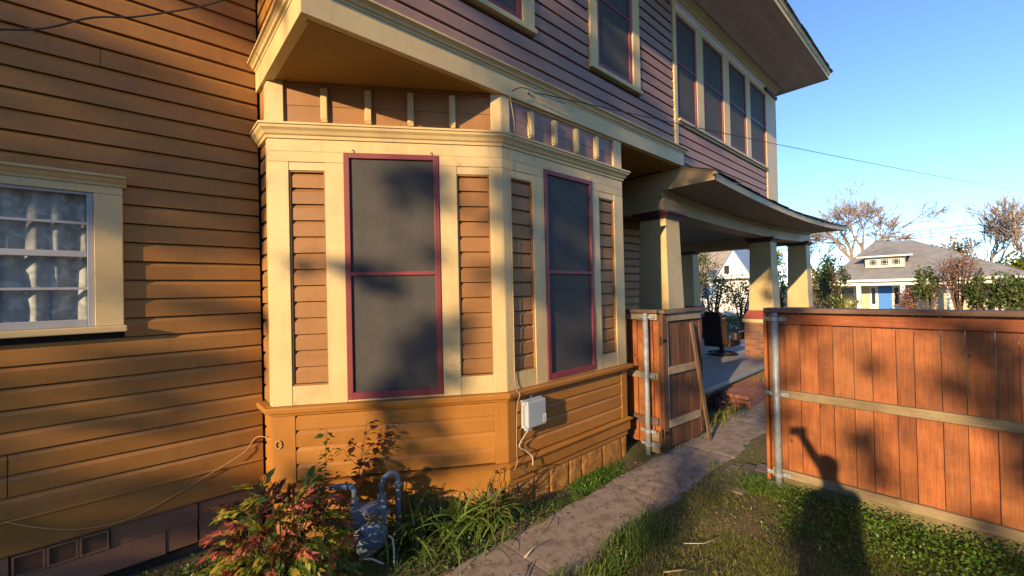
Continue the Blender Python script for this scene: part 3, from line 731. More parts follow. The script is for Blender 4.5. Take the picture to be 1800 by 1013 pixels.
def ground_mat():
    m, N, L, b = mat_new('soil and thin turf'); mp = _coord(N, L, (1, 1, 1), False)
    a = _noise(N, L, mp, 1.1, 6, .6); f = _noise(N, L, mp, 60, 6, .7); c = _noise(N, L, mp, 9, 5, .65)
    soil = _ramp(N, L, f.outputs[0], [(.3, (.07, .05, .032)), (.55, (.15, .11, .07)), (.75, (.28, .22, .145))]).outputs[0]
    turf = _ramp(N, L, f.outputs[0], [(.3, (.05, .06, .02)), (.7, (.14, .155, .05))]).outputs[0]
    fac = _ramp(N, L, _mix(N, L, .5, a.outputs[0], c.outputs[0]), [(.46, (0, 0, 0)), (.56, (1, 1, 1))])
    L.new(_mix(N, L, fac.outputs[0], soil, turf), b.inputs['Base Color']); b.inputs['Roughness'].default_value = .95; b.inputs['Specular IOR Level'].default_value = .15
    _bump(N, L, b, f.outputs[0], .8, .02); return m
def conc_mat():
    m, N, L, b = mat_new('old footpath concrete'); mp = _coord(N, L, (1, 1, 1), False)
    a = _noise(N, L, mp, 2.2, 7, .65); f = _noise(N, L, mp, 120, 4, .7); s_ = _noise(N, L, mp, 9, 8, .75)
    c = _ramp(N, L, a.outputs[0], [(.3, (.22, .172, .135)), (.55, (.30, .242, .192)), (.75, (.36, .295, .24))]).outputs[0]
    c = _mix(N, L, .5, c, _ramp(N, L, f.outputs[0], [(.3, (.17, .14, .115)), (.7, (.40, .34, .285))]).outputs[0])
    c = _mix(N, L, _ramp(N, L, s_.outputs[0], [(.46, (0, 0, 0)), (.64, (.75, .75, .75))]).outputs[0], c, (.11, .082, .065))
    L.new(c, b.inputs['Base Color']); b.inputs['Roughness'].default_value = .85; b.inputs['Specular IOR Level'].default_value = .25
    ad = N.new('ShaderNodeMath'); ad.operation = 'ADD'; L.new(f.outputs[0], ad.inputs[0]); L.new(s_.outputs[0], ad.inputs[1])
    _bump(N, L, b, ad.outputs[0], .3, .005); return m
M['ground'] = ground_mat(); M['path'] = conc_mat()
gx = np.concatenate([[-600, -250, -120, -60, -30, -18], np.arange(-12, -1, .5), np.arange(-1, 6.5, .04), np.arange(6.5, 16, .4), np.arange(16, 40, 2), [45, 60, 90, 150, 300, 700, 1500]])
gy = np.concatenate([[-900, -400, -200, -100, -50, -25], np.arange(-14, -2, .5), np.arange(-2, 1.5, .06), np.arange(1.5, 2.7, .03), np.arange(2.7, 4.2, .06), np.arange(4.2, 12, .6), [14, 18, 25, 40, 70, 120, 300, 900]])
X_, Y_ = np.meshgrid(gx, gy, indexing='ij'); Z_ = gz(X_, Y_)
nx, ny = X_.shape; idx = np.arange(nx * ny).reshape(nx, ny)
a_, b_, c_, d_ = idx[:-1, :-1].ravel(), idx[1:, :-1].ravel(), idx[1:, 1:].ravel(), idx[:-1, 1:].ravel()
gr = obj('ground', np_mesh('ground', np.stack([X_, Y_, Z_], -1).reshape(-1, 3), np.concatenate([np.stack([a_, b_, c_], 1), np.stack([a_, c_, d_], 1)]), M['ground'], True)); tag(gr, kind='structure')
rd = MB().box(25.5, 33.5, -120, 120, -.70, -.592).build('road', M['asphalt']); tag(rd, kind='structure')
kb = MB().box(25.2, 25.5, -120, 120, -.72, -.47).build('kerb', M['conc']); tag(kb, kind='structure')
# path of cast slabs
pth = bpy.data.objects.new('path', None); COL.objects.link(pth); pth.location = (3, 2.1, 0); tag(pth, kind='structure')
xj = [-1.4, .55, 2.0, 3.42, 4.85, 6.3, 7.75, 9.2]
for i in range(7):
    a, b = xj[i] + .005, xj[i + 1] - .005; n, k = 22, 10; vs = []; fs = []
    t0, t1 = 0, random.uniform(-.002, .002)
    for p in range(n + 1):
        for q in range(k + 1):
            u, v = p / n, q / k; x = a + u * (b - a)
            y0 = 1.80 + .018 * math.sin(4 * x + i) + random.uniform(-.005, .005) + (.07 * max(0, 1 - abs(x - 2.75) / .5) if i == 2 else 0) ; y1 = 2.395 + .012 * math.sin(7 * x + 2)
            e = min(u, 1 - u, v, 1 - v)
            vs.append((x, y0 + v * (y1 - y0), .018 + t0 * (u - .5) + t1 * (v - .5) - (.003 if e <= 0 else 0) + .0006 * math.sin(13 * x + 9 * v)))
    nb = len(vs)
    for p in range(n):
        for q in range(k): fs.append((p * (k + 1) + q, (p + 1) * (k + 1) + q, (p + 1) * (k + 1) + q + 1, p * (k + 1) + q + 1))
    rim = [p * (k + 1) for p in range(n + 1)] + [n * (k + 1) + q for q in range(1, k + 1)] + [p * (k + 1) + k for p in range(n - 1, -1, -1)] + [q for q in range(k - 1, 0, -1)]
    for r_ in rim: vs.append((vs[r_][0], vs[r_][1], -.08))
    m_ = len(rim)
    for j in range(m_): fs.append((rim[j], rim[(j + 1) % m_], nb + (j + 1) % m_, nb + j))
    m = MB(); m.add(vs, fs); m.build('slab', M['path'], pth)
PAV = MB().box(-.1, .1, -.05, .05, -.05, 0).mesh('paver', brick_mat('worn paver', [(0, (.13, .10, .085)), (1, (.22, .17, .14))]))
for i in range(4):
    for j in range(4):
        if (i, j) in ((0, 0), (3, 0), (3, 3)): continue
        obj('paver', PAV, pth, (4.05 + .212 * i + .1 * (j % 2), 1.37 + .108 * j, .012 + random.uniform(-.006, .004)), (random.uniform(-.03, .03), random.uniform(-.03, .03), random.uniform(-.06, .06)))

# ================================================================== FENCE
XF = 4.42
fence = empty('fence', (XF, .4, 0), 'tall red stained cedar board fence with weathered rails, right of the path', 'fence')
edges = [1.30, 1.161, 1.050, .914, .809, .668, .551, .404, .301, .155, .029, -.113, -.218]
while edges[-1] > -4.2: edges.append(edges[-1] - random.choice((.142, .105, .14, .12)))
for i in range(len(edges) - 1):
    a, b = edges[i], edges[i + 1]; o = .0 if i % 2 else .007
    m = MB(); m.box(XF + .040 + o, XF + .056 + o, b + .0015 - (.0 if i % 2 else -.001), a - .0015, .085 + random.uniform(-.01, .01), 1.648)
    m.build('fence_board', M['cedar'], fence, bevel=.002)
YR1 = -4.2
for nm, z0, z1, d, mt in (('top_rail', 1.545, 1.632, .002, 'cedar_y'), ('middle_rail', .858, .932, .001, 'grey_y'), ('bottom_rail', .118, .192, .000, 'grey_y')):
    for y0, y1 in ((YR1, -1.2), (-1.196, 1.285)):
        m = MB(); m.box(XF + d, XF + .0395, y0, y1, z0, z1); m.build(nm, M[mt], fence, bevel=.004)
MB().box(XF - .035, XF + .10, YR1, 1.318, 1.650, 1.692).build('cap_board', M['cap_y'], fence, bevel=.005)
MB().box(XF + .012, XF + .038, YR1, 1.20, -.10, .112).build('kick_board', M['moss_y'], fence, bevel=.003)
MB().box(XF + .0, XF + .064, 1.302, 1.330, .06, 1.648).build('end_board', M['cedar'], fence, bevel=.003)
def post(parent, x, y, z1, brk, br_dir=(0, -1), lab=None):
    m = MB(); m.tube([(x, y, -.3), (x, y, z1)], .030, 14); m.lathe([(.031, z1 - .01), (.031, z1 + .012), (.012, z1 + .022)], (x, y, 0), n=14)
    p = m.build('steel_post', M['galv'], parent, True)
    for z in brk:
        m = MB(); m.lathe([(.036, z - .018), (.0365, z + .018)], (x, y, 0), n=14)
        for s_ in (-1, 1):
            m.obox((x + .012, y + s_ * .034, z - .016), (.010, 0, 0), (0, s_ * .062, 0), (0, 0, .034))
            m.lathe([(.009, 0), (.009, .012), (.004, .016)], (x + .012, y + s_ * .072, z), (-1, 0, 0), 6)
        m.build('clamp', M['galv'], p)
post(fence, 4.378, 1.222, 1.63, (1.59, .895, .155, .045))
post(fence, 4.378, -1.2, 1.63, (1.59, .895, .155))

side_fence = empty('fence', (4.38, 2.52, 0), 'narrow cedar fence panel with steel post between bay window and gate', 'fence')
for i, (a, b) in enumerate(((2.80, 2.665), (2.660, 2.565), (2.560, 2.46), (2.455, 2.385))):
    MB().box(4.385, 4.401, b + .002, a - .002, .10, 1.62).build('fence_board', M['cedar'], side_fence, bevel=.002)
for z0, z1 in ((1.54, 1.615), (.86, .935)):
    MB().box(4.345, 4.384, 2.385, 2.80, z0, z1).build('rail', M['grey_y'], side_fence, bevel=.004)
MB().box(4.30, 4.43, 2.36, 2.80, 1.6205, 1.66).build('cap_board', M['cap_y'], side_fence, bevel=.004)
for i, z in enumerate((.0, .125)):
    MB().box(4.338 + .006 * i, 4.378 + .002 * i, 2.39, 2.56 - .02 * i, z + .03, z + .142).build('kick_board', M['grey_y'], side_fence, bevel=.004)
MB().box(4.352, 4.40, 2.40, 2.80, .33, .42).build('rail', M['cap_y'], side_fence, bevel=.004)
post(side_fence, 4.30, 2.50, 1.60, (1.575, .90, .27, .12))

gate = empty('gate', (4.40, 2.35, 0), 'open cedar gate leaf swung back along the path, weathered frame', 'gate')
GU = Vector((.9945, -.104)); FG = Fr((4.395, 2.362), GU, (GU.y, -GU.x))
GL = .86
for i in range(6):
    a = .095 + i * .127; tl = random.uniform(-.004, .004)
    m = MB(); FG.box(m, a + .002, min(a + .122, GL), .045 + random.uniform(0, .03), 1.60, -.030 - .006 * (i % 2), -.012 - .006 * (i % 2)); m.build('gate_board', M['gatewd'], gate, bevel=.002)
trim(FG, 0, .092, .02, 1.612, -.045, .020, 'stile', M['gatewd'], gate, .004)
trim(FG, GL - .05, GL + .012, .10, 1.612, -.035, -.003, 'stile', M['gatewd'], gate, .004)
for z0, z1, nm in ((1.52, 1.605, 'rail'), (.905, .99, 'rail'), (.30, .385, 'rail')):
    trim(FG, .094, GL - .052 if z0 > 1 else GL - .10, z0, z1, -.010, .024, nm, M['grey_x'], gate, .004)
trim(FG, .093, .118, .388, .902, -.010, .016, 'inner_batten', M['grey_x'], gate, .003); trim(FG, .093, .118, .993, 1.518, -.010, .016, 'inner_batten', M['grey_x'], gate, .003)
m = MB(); FG.box(m, -.03, GL + .05, 1.614, 1.652, -.075, .065); m.build('cap_board', M['cap_x'], gate, bevel=.005)
for z in (1.3, .25):
    m = MB(); m.tube([FG.p(-.012, z - .05, .0), FG.p(-.012, z + .05, .0)], .009, 8); FG.box(m, .0, .07, z - .02, z + .02, .0201, .024); m.build('hinge', M['iron'], gate)

m = MB(); p0, p1 = Vector((5.150, 2.165, .012)), Vector((4.885, 2.245, 1.475)); ax = (p1 - p0); sx = Vector((.06, -.004, .012))
m.obox(p0, sx, ax, Vector((0, .020, 0)))
tag(m.build('loose_plank', M['plank'], bevel=.003), 'long brown plank leaning against the open gate leaf', 'plank')

# ================================================================== BRICK STEP, CHAIR
step = empty('brick_step', (7.5, 2.55, 0), 'low brick step in front of the porch floor edge', 'step')
MB().box(6.985, 8.20, 2.335, 2.79, -.05, .150).build('step_core', M['mortar'], step)
SB = MB().box(-.1, .1, -.048, .048, 0, .057).mesh('brick', M['stepbrick'])
sbh = MB(); sbh.box(-.1, .1, -.048, .048, 0, .057)
for i in range(5): sbh.lathe([(.012, -.0494), (.012, -.0484)], (-.072 + i * .036, 0, .029), (0, 1, 0), 8)
SBH = sbh.mesh('brick', [M['stepbrick']])
for k in range(2):                                            # side facing the photographer, then front
    z = .006 + k * .068
    for i in range(2): obj('brick', SB, step, (6.955 + .03, 2.44 + i * .215 - .05 * k, z), (0, 0, math.pi / 2))
    for i in range(6): obj('brick', SB, step, (7.06 + i * .208 + .05 * k, 2.320 + .02, z))
for i in range(6):
    for j in range(2): obj('brick', SBH if i == 0 else SB, step, (6.995 + .105 * i * 2 * .5 + (.0), 2.42 + .215 * j, .142), (0, 0, math.pi / 2))
for i in range(6):
    for j in range(2): obj('brick', SB, step, (7.625 + .105 * i, 2.42 + .215 * j, .142), (0, 0, math.pi / 2))

ch = empty('porch_chair', (10.25, 3.98, .302), 'dark brown swivel rocking chair on the porch, seen from behind', 'chair')
def cx(x, y, z): return (10.25 + x, 3.98 + y, .302 + z)
def rbox(name, x0, x1, y0, y1, z0, z1, lean=0, bev=.03):
    m = MB(); m.obox(cx(x0, y0, z0), (x1 - x0, 0, 0), (0, y1 - y0, 0), (-lean, 0, z1 - z0)); return m.build(name, M['chair'], ch, bevel=bev)
m = MB(); m.tube([cx(.33 * math.cos(t), .33 * math.sin(t), .03) for t in np.linspace(0, 2 * math.pi, 25)], .022, 8); m.lathe([(.05, .02), (.05, .2)], cx(0, 0, 0)); 
for t in (0, 1.57, 3.14, 4.71): m.tube([cx(.33 * math.cos(t), .33 * math.sin(t), .03), cx(0, 0, .10)], .018, 6)
m.build('swivel_base', M['iron'], ch)
rbox('seat', -.28, .34, -.30, .30, .20, .42)
b_ = rbox('backrest', -.34, -.20, -.28, .28, .25, .92, .14, .05)
rbox('headrest', -.50, -.35, -.20, .20, .86, 1.03, .03, .05)
for s_ in (-1, 1):
    y0, y1 = sorted((s_ * .31, s_ * .45)); rbox('arm', -.28, .38, y0, y1, .36, .56, 0, .05)
m = MB(); m.lathe([(.035, 0), (.04, .01), (.04, .1), (.036, .11)], cx(-.1, -.38, .565)); tag(m.build('mug', M['iron'], None, True), 'small black mug on the arm of the porch chair', 'mug')

# ================================================================== WALL FITTINGS
ub = empty('utility_box', (2.59, YB - .05, .70), 'small grey plastic utility box on the ochre bay siding', 'utility box')
m = MB(); FF.box(m, 2.472, 2.715, .700, .945, .0, .030); m.build('back_plate', M['boxgrey'], ub, bevel=.004)
m = MB(); FF.box(m, 2.478, 2.709, .706, .939, .0305, .085); m.build('cover', M['boxgrey'], ub, bevel=.012)
m = MB(); FF.box(m, 2.575, 2.61, .946, .985, .002, .010); m.tube([FF.p(2.592, .968, .010), FF.p(2.592, .968, .016)], .008, 8); m.build('mounting_tab', M['boxgrey'], ub)
m = MB(); FF.box(m, 2.665, 2.703, .73, .80, .0852, .0862); lb = m.build('label', M['boxlabel'], ub)
for i in range(4):
    m = MB(); FF.box(m, 2.669, 2.669 + random.uniform(.015, .03), .738 + i * .015, .743 + i * .015, .0863, .0868); m.build('print_line', M['ink'], lb)
for z in (.72, .92):
    for s_ in (2.468, 2.715):
        m = MB(); FF.box(m, s_, s_ + .006, z - .012, z + .012, .012, .06); m.build('latch', M['boxgrey'], ub)
m = MB(); FF.box(m, 2.50, 2.56, .675, .700, .01, .05); m.build('gland', M['boxgrey'], ub)
def wire(name, pts, r, mat, label, n=6):
    P = [Vector(p) for p in pts]; out = []
    for i in range(len(P) - 1):
        p0, p1, p2, p3 = P[max(i - 1, 0)], P[i], P[i + 1], P[min(i + 2, len(P) - 1)]
        for k in range(6):
            t = k / 6; out.append(.5 * ((2 * p1) + (p2 - p0) * t + (2 * p0 - 5 * p1 + 4 * p2 - p3) * t * t + (3 * p1 - p0 - 3 * p2 + p3) * t ** 3))
    out.append(P[-1]); m = MB(); m.tube(out, r, n); return tag(m.build(name, mat, None, True), label, 'cable')
def f_(F, s, z, d): return F.p(s, z, d)
wire('cable', [f_(FF, 2.53, .675, .03), f_(FF, 2.46, .62, .03), f_(FF, 2.42, .56, .025), f_(FF, 2.50, .50, .03), f_(FF, 2.55, .44, .05), f_(FF, 2.545, .37, .06)], .0045, M['palecable'], 'pale looping cable hanging below the grey utility box')
wire('cable', [f_(FF, 2.400, 3.60, .030), f_(FF, 2.402, 3.28, .082), f_(FF, 2.402, 3.12, .02), f_(FF, 2.404, 2.4, .010), f_(FF, 2.402, 1.6, .010), f_(FF, 2.404, 1.10, .012), f_(FF, 2.404, 1.02, .065), f_(FF, 2.41, .9, .02), f_(FF, 2.40, .55, .015), f_(FF, 2.37, .45, .05), f_(FF, 2.33, .40, .06)], .0035, M['tancable'], 'thin tan cable running down the corner of the bay')
wire('cable', [FC.p(.03, .775, .008), FL.p(.70, .765, .03), FL.p(.60, .66, .02), FL.p(.42, .58, .03), FL.p(.22, .49, .02), FL.p(.02, .415, .02), FL.p(-.14, .39, .025), FL.p(-.33, .42, .02), FL.p(-.50, .50, .02), FL.p(-.62, .585, .03)], .003, M['tancable'], 'pale tan cable sagging across the lower side wall')
m = MB(); m.tube([FC.p(.045 + .022 * math.cos(t), .75 + .03 * math.sin(t), .008) for t in np.linspace(0, 6.28, 18)], .004, 6); tag(m.build('cable_loop', M['tancable'], None, True), 'small loop of tan cable at the ochre bay corner', 'cable')
wire('overhead_cable', [(-1.4, 3.60, 3.30), (-.568, 3.60, 3.434), (-.2, 3.60, 3.66), (.028, 3.60, 3.768), (.481, 3.60, 4.083), (.9, 3.55, 4.5), (1.0, 2.58, 5.2)], .006, M['cable'], 'black cable crossing high in front of the side wall')
HK = Vector((2.63, 2.63, 3.700))
pts = [HK + Vector((.02, -.03, 0))]
END = Vector((29.94, -1.77, 1.9 + 30 * .136))
for i in range(1, 13):
    t = i / 12; p = HK.lerp(END, t); p.z -= .30 * 4 * t * (1 - t) * .25; pts.append(p)
wire('service_wire', pts, .005, M['cable'], 'black service wire from the belt course to the street')
m = MB(); m.lathe([(.010, 0), (.014, .01), (.014, .025), (.006, .03)], HK + Vector((0, .02, 0)), (0, -1, 0)); m.tube([HK + Vector((.04, -.03, -.001)), HK + Vector((.42, -.06, .002))], .008, 6)
tag(m.build('wire_anchor', M['galv']), 'small insulator hook on the cream belt course', 'hook')
wire('cable', [HK + Vector((.01, -.04, 0)), HK + Vector((-.12, -.03, -.005)), HK + Vector((-.23, -.03, -.07))], .0045, M['cable'], 'short cable tail left of the insulator hook')

# curtain and drum seen in the side window
cv = []; cf = []; n, k = 90, 12
for i in range(n + 1):
    x = -1.24 + i / n * .975
    for j in range(k + 1):
        v = j / k; z = 2.63 - v * .85
        cv.append((x + .012 * v * math.sin(i * .3), YL + .062 + .017 * math.sin(i * .62 + .4 * v) + .014 * math.sin(i * .23 + 2 * v), z))
for i in range(n):
    for j in range(k): cf.append((i * (k + 1) + j, (i + 1) * (k + 1) + j, (i + 1) * (k + 1) + j + 1, i * (k + 1) + j + 1))
m = MB(); m.add(cv, cf); tag(m.build('lace_curtain', M['lace'], None, True), 'white lace curtain hanging inside the side window', 'curtain')
drum = empty('window_ornament', (-.80, YL + .05, 1.79), 'pale round ornament with wooden rim on the side window ledge', 'ornament')
m = MB(); m.lathe([(.02, .06), (.10, .055), (.115, .04), (.12, 0)], (-.80, YL + .060, 1.92), (.0, -1, .12), 24); m.build('drum', M['wicker'], drum, True)
m = MB(); c0 = Vector((-.76, YL + .050, 1.93)); m.tube([c0 + Vector((-.04 + .12 * math.cos(t), -.02 , .12 * math.sin(t) - .01)) for t in np.linspace(0, 6.283, 30)], .006, 6); m.build('rim', M['woodrim'], drum, True)
for s_ in (-.07, .07): 
    m = MB(); m.tube([(-.80 + s_, YL + .04, 1.83), (-.80 + s_ * 1.2, YL + .03, 1.785)], .012, 6); m.build('foot', M['woodrim'], drum)
m = MB(); m.lathe([(.09, 0), (.10, .02), (.085, .10), (.05, .15), (.01, .16)], (-.80, YL + .075, 2.05), (0, 0, 1), 18); m.build('bonnet', M['wicker'], drum, True)

# ================================================================== GAS METER
gm = empty('gas_meter', (1.22, 3.06, 0), 'blue grey gas meter with bent pipes among the plants', 'gas meter')
GD = Vector((-.36, -.93, 0)).normalized(); GS = Vector((-GD.y, GD.x, 0))   # towards camera, to the right
if GS.x < 0: GS = -GS
g0 = Vector((1.225, 3.0, .01))
def gp(s, z, d): return g0 + (GS * s + GD * d) * 1.18 + Vector((0, 0, z * 1.06))
m = MB(); m.lathe([(.11, -.06), (.125, -.045), (.13, 0), (.125, .04), (.105, .06), (.06, .067), (.035, .076), (.001, .077)], gp(.005, .13, .03), GD, 28); m.build('diaphragm_case', M['meter'], gm, True)
m = MB(); m.obox(gp(-.105, .20, -.045), GS * .254, GD * .118, (0, 0, .138)); m.build('meter_body', M['meter'], gm, bevel=.012)
m = MB(); m.obox(gp(-.02, .225, .056), GS * .124, GD * .026, (0, 0, .09)); hd = m.build('index_box', M['meterdk'], gm, bevel=.006)
m = MB(); m.obox(gp(-.012, .235, .0795), GS * .104, GD * .001, (0, 0, .069)); m.build('index_glass', plain('dull index glass', (.12, .11, .08), .15, 0, .2, 20, 0), hd)
m = MB(); m.obox(gp(.0, .165, .0985), GS * .016, GD * .001, (0, 0, .018)); m.build('sticker', M['boxlabel'], gm)
for s_ in (-.075, .085):
    m = MB(); m.lathe([(.030, .325), (.036, .33), (.036, .36), (.026, .365), (.026, .39), (.032, .392), (.032, .41)], gp(s_, 0, 0), n=14); m.build('union_nut', M['meter'], gm)
m = MB(); m.tube([gp(-.075, .40, 0), gp(-.075, .44, 0), gp(-.085, .468, 0), gp(-.115, .48, -.005), gp(-.16, .482, -.01), gp(-.22, .482, -.01)], .020, 12); m.lathe([(.03, 0), (.03, .02)], gp(-.13, .48, -.006), GS, 12); m.build('inlet_pipe', M['meter'], gm, True)
m = MB(); m.tube([gp(.085, .40, 0), gp(.085, .455, 0), gp(.10, .495, 0), gp(.135, .515, -.01), gp(.165, .512, -.02), gp(.185, .48, -.03), gp(.188, .42, -.03), gp(.188, -.05, -.03)], .019, 12); m.lathe([(.03, .43), (.03, .455)], gp(.188, 0, -.03), n=12); m.build('outlet_pipe', M['meter'], gm, True)
m = MB(); m.lathe([(.014, 0), (.014, .03)], gp(.11, .25, 0), GS, 8); m.lathe([(.012, 0), (.012, .02)], gp(-.06, .25, .056), GD, 8); m.build('fitting', M['galv'], gm)
# ================================================================== PLANTS
LM = dict(
    burg=leaf('burgundy leaf', [(0, (.05, .014, .012)), (.5, (.10, .028, .018)), (1, (.09, .07, .02))]),
    red=leaf('red leaf', [(0, (.34, .04, .05)), (.5, (.60, .11, .13)), (.85, (.55, .17, .12)), (1, (.36, .24, .06))]),
    ygreen=leaf('yellow green leaf', [(0, (.15, .24, .03)), (.7, (.32, .38, .05)), (1, (.40, .24, .05))]),
    green=leaf('green leaf', [(0, (.035, .075, .014)), (.6, (.07, .13, .022)), (1, (.12, .17, .03))]),
    strap=leaf('strap leaf', [(0, (.075, .15, .026)), (1, (.20, .29, .06))], .4, .35),
    dkstrap=leaf('dark strap leaf', [(0, (.022, .055, .014)), (1, (.06, .10, .025))], .3, .35),
    sap=leaf('dark red sapling leaf', [(0, (.085, .026, .016)), (.6, (.13, .04, .02)), (1, (.10, .06, .02))], .25),
    grass=leaf('lawn grass', [(0, (.07, .115, .02)), (.4, (.17, .21, .035)), (.75, (.29, .28, .07)), (1, (.42, .34, .16))], .35, .5),
    clover=leaf('ground cover leaf', [(0, (.04, .11, .016)), (.6, (.10, .20, .026)), (1, (.18, .27, .04))], .35, .45),
    litter=leaf('dry litter', [(0, (.10, .06, .035)), (.5, (.24, .16, .09)), (1, (.45, .36, .24))], .05, .8),
    purple=leaf('purple leaf', [(0, (.020, .010, .020)), (1, (.07, .035, .06))], .2),
    tree=leaf('tree leaf', [(0, (.04, .07, .015)), (1, (.09, .12, .025))], .15, .5),
    farg=leaf('far green leaf', [(0, (.04, .075, .018)), (.6, (.09, .13, .03)), (1, (.15, .18, .05))], .3),
    fary=leaf('far yellow green leaf', [(0, (.16, .21, .03)), (1, (.32, .34, .06))], .4),
    faro=leaf('far reddish twigs', [(0, (.20, .10, .075)), (1, (.34, .20, .15))], .3),
    farnew=leaf('far new leaf', [(0, (.20, .17, .06)), (1, (.34, .28, .10))], .4),
    ivory=leaf('dry white stalk', [(0, (.5, .5, .38)), (1, (.6, .6, .45))], .1),
)
def rdir(n, up=.0):
    d = RNG.normal(size=(n, 3)); d[:, 2] += up; return unit(d)

# --- nandina bush: sprays of leaflets as parts
bush = empty('nandina_bush', (.74, 2.96, 0), 'low bushy shrub with red, burgundy and yellow green leaves at left', 'shrub')
def spray_mesh(mat, seed, n=13, L=.055):
    r = np.random.default_rng(seed); P = []; D = []; Nn = []; Ls = []; Ws = []
    for i in range(n):
        t = i / n; side = (-1) ** i
        base = np.array([.02 + .10 * t, side * .004, .012 * math.sin(3 * t) - .06 * t * t])
        d = np.array([.7 + .5 * t, side * (.9 - .7 * t), -.25 - .35 * t + .2 * r.normal()]) + .15 * r.normal(size=3)
        P.append(base); D.append(d); Nn.append(np.array([0, 0, 1.0]) + .35 * r.normal(size=3)); l = L * r.uniform(.65, 1.15); Ls.append(l); Ws.append(l * r.uniform(.36, .46))
    V, F = leaf_arrays(P, D, Nn, Ls, Ws, .18, .22)
    return np_mesh('leaf_spray', V, F, mat)
SPR = {k: [spray_mesh(LM[k], 10 * i + hash(k) % 7 if False else 10 * i + len(k), 17, .062) for i in range(3)] for k in ('burg', 'red', 'ygreen', 'green')}
bc = Vector((.64, 2.93, .25))
m = MB()
for i in range(16):
    a = random.uniform(0, 6.28); r0 = random.uniform(0, .1); r1 = random.uniform(.1, .34); zt = random.uniform(.35, .70)
    m.tube([(bc.x + r0 * math.cos(a), bc.y + r0 * math.sin(a), -.05), (bc.x + .5 * r1 * math.cos(a), bc.y + .5 * r1 * math.sin(a), zt * .6), (bc.x + r1 * math.cos(a), bc.y + r1 * math.sin(a), zt)], [.007, .005, .003], 5)
m.build('stems', M['stem'], bush)
for i in range(298):
    th = random.uniform(0, 6.283); ph = math.acos(random.uniform(-.55, 1)); rr = random.uniform(.62, 1.0)
    d = Vector((math.sin(ph) * math.cos(th), math.sin(ph) * math.sin(th), math.cos(ph)))
    lump = 1 + .09 * math.sin(3 * th + 1) + .08 * math.sin(5 * ph + 2 * th)
    p = bc + Vector((d.x * .33 * rr, d.y * .32 * rr, d.z * .40 * rr)) * lump
    if p.z < .04: continue
    top = p.z > .44; q = random.random()
    if top: k = 'burg' if q < .55 else ('red' if q < .67 else ('ygreen' if q < .82 else 'green'))
    else: k = 'red' if q < .30 else ('ygreen' if q < .70 else ('burg' if q < .80 else 'green'))
    o = obj('leaf_spray', random.choice(SPR[k]), bush, p, None, (s_ := random.uniform(.75, 1.2), s_, s_))
    out = Vector((d.x, d.y, d.z * .7 + random.uniform(-.35, .55))) + Vector((random.gauss(0, .4), random.gauss(0, .4), 0))
    o.rotation_euler = out.to_track_quat('X', 'Z').to_euler()

def leafy_stem(name, label, cat, base, top, n, L, mat, mat_stem, bend=.03, group=None, spread=.06, r=.004, side=()):
    t = empty(name, (base[0], base[1], 0), label, cat, group); B, T = Vector(base), Vector(top)
    def run(B, T, n, r):
        mid = B.lerp(T, .5) + Vector((random.uniform(-bend, bend), random.uniform(-bend, bend), 0))
        pts = [B.lerp(mid, .5), mid, mid.lerp(T, .5), T]; m = MB(); m.tube([B] + pts, [r, r, r * .8, r * .6, r * .4], 5); m.build('stem', mat_stem, t)
        P = []
        for i in range(n):
            u = (i + .5) / n * .85 + .15; q = B.lerp(mid, u * 2) if u < .5 else mid.lerp(T, u * 2 - 1)
            a = random.uniform(0, 6.28); d = np.array([math.cos(a), math.sin(a), random.uniform(-.3, .4)])
            l = L * random.uniform(.6, 1.2)
            P.append((q, d, l))
        for q, d, l in P:
            V, F = leaf_arrays([np.array(q) + d * .012], [d], [np.array([0, 0, 1.]) + .3 * RNG.normal(size=3)], [l], [l * random.uniform(.45, .6)], .12, .2)
            obj('leaf', np_mesh('leaf', V, F, mat), t)
    run(B, T, n, r)
    for (u, dx, dy, dz, k) in side:
        q = B.lerp(T, u); run(q, q + Vector((dx, dy, dz)), k, r * .6)
    return t
leafy_stem('tall_weed', 'tall green leafy stem rising above the red shrub', 'weed', (.93, 3.08, 0), (.985, 3.12, .95), 46, .062, LM['green'], M['greenstem'], .02, side=((.72, .05, -.01, .12, 8), (.60, -.05, .02, .15, 9)))
leafy_stem('rose_sapling', 'thin sapling with dark red leaves against the bay wall', 'sapling', (1.20, 3.20, 0), (1.30, 3.16, .93), 14, .085, LM['sap'], M['stem'], .03,
           side=((.55, .16, .02, .20, 9), (.60, -.15, .0, .20, 9), (.72, .20, -.03, .13, 9), (.75, -.10, .0, .12, 7), (.45, -.14, .03, .16, 8), (.42, .12, .0, .15, 7), (.85, .05, .02, .12, 5)))
leafy_stem('side_weed', 'pale flowering weed standing left of the red shrub', 'weed', (.55, 3.40, 0), (.56, 3.38, .50), 22, .035, LM['fary'], M['greenstem'], .02)
leafy_stem('side_weed', 'small green weed under the side wall skirt', 'weed', (.40, 3.48, 0), (.40, 3.45, .30), 16, .035, LM['fary'], M['greenstem'], .02)
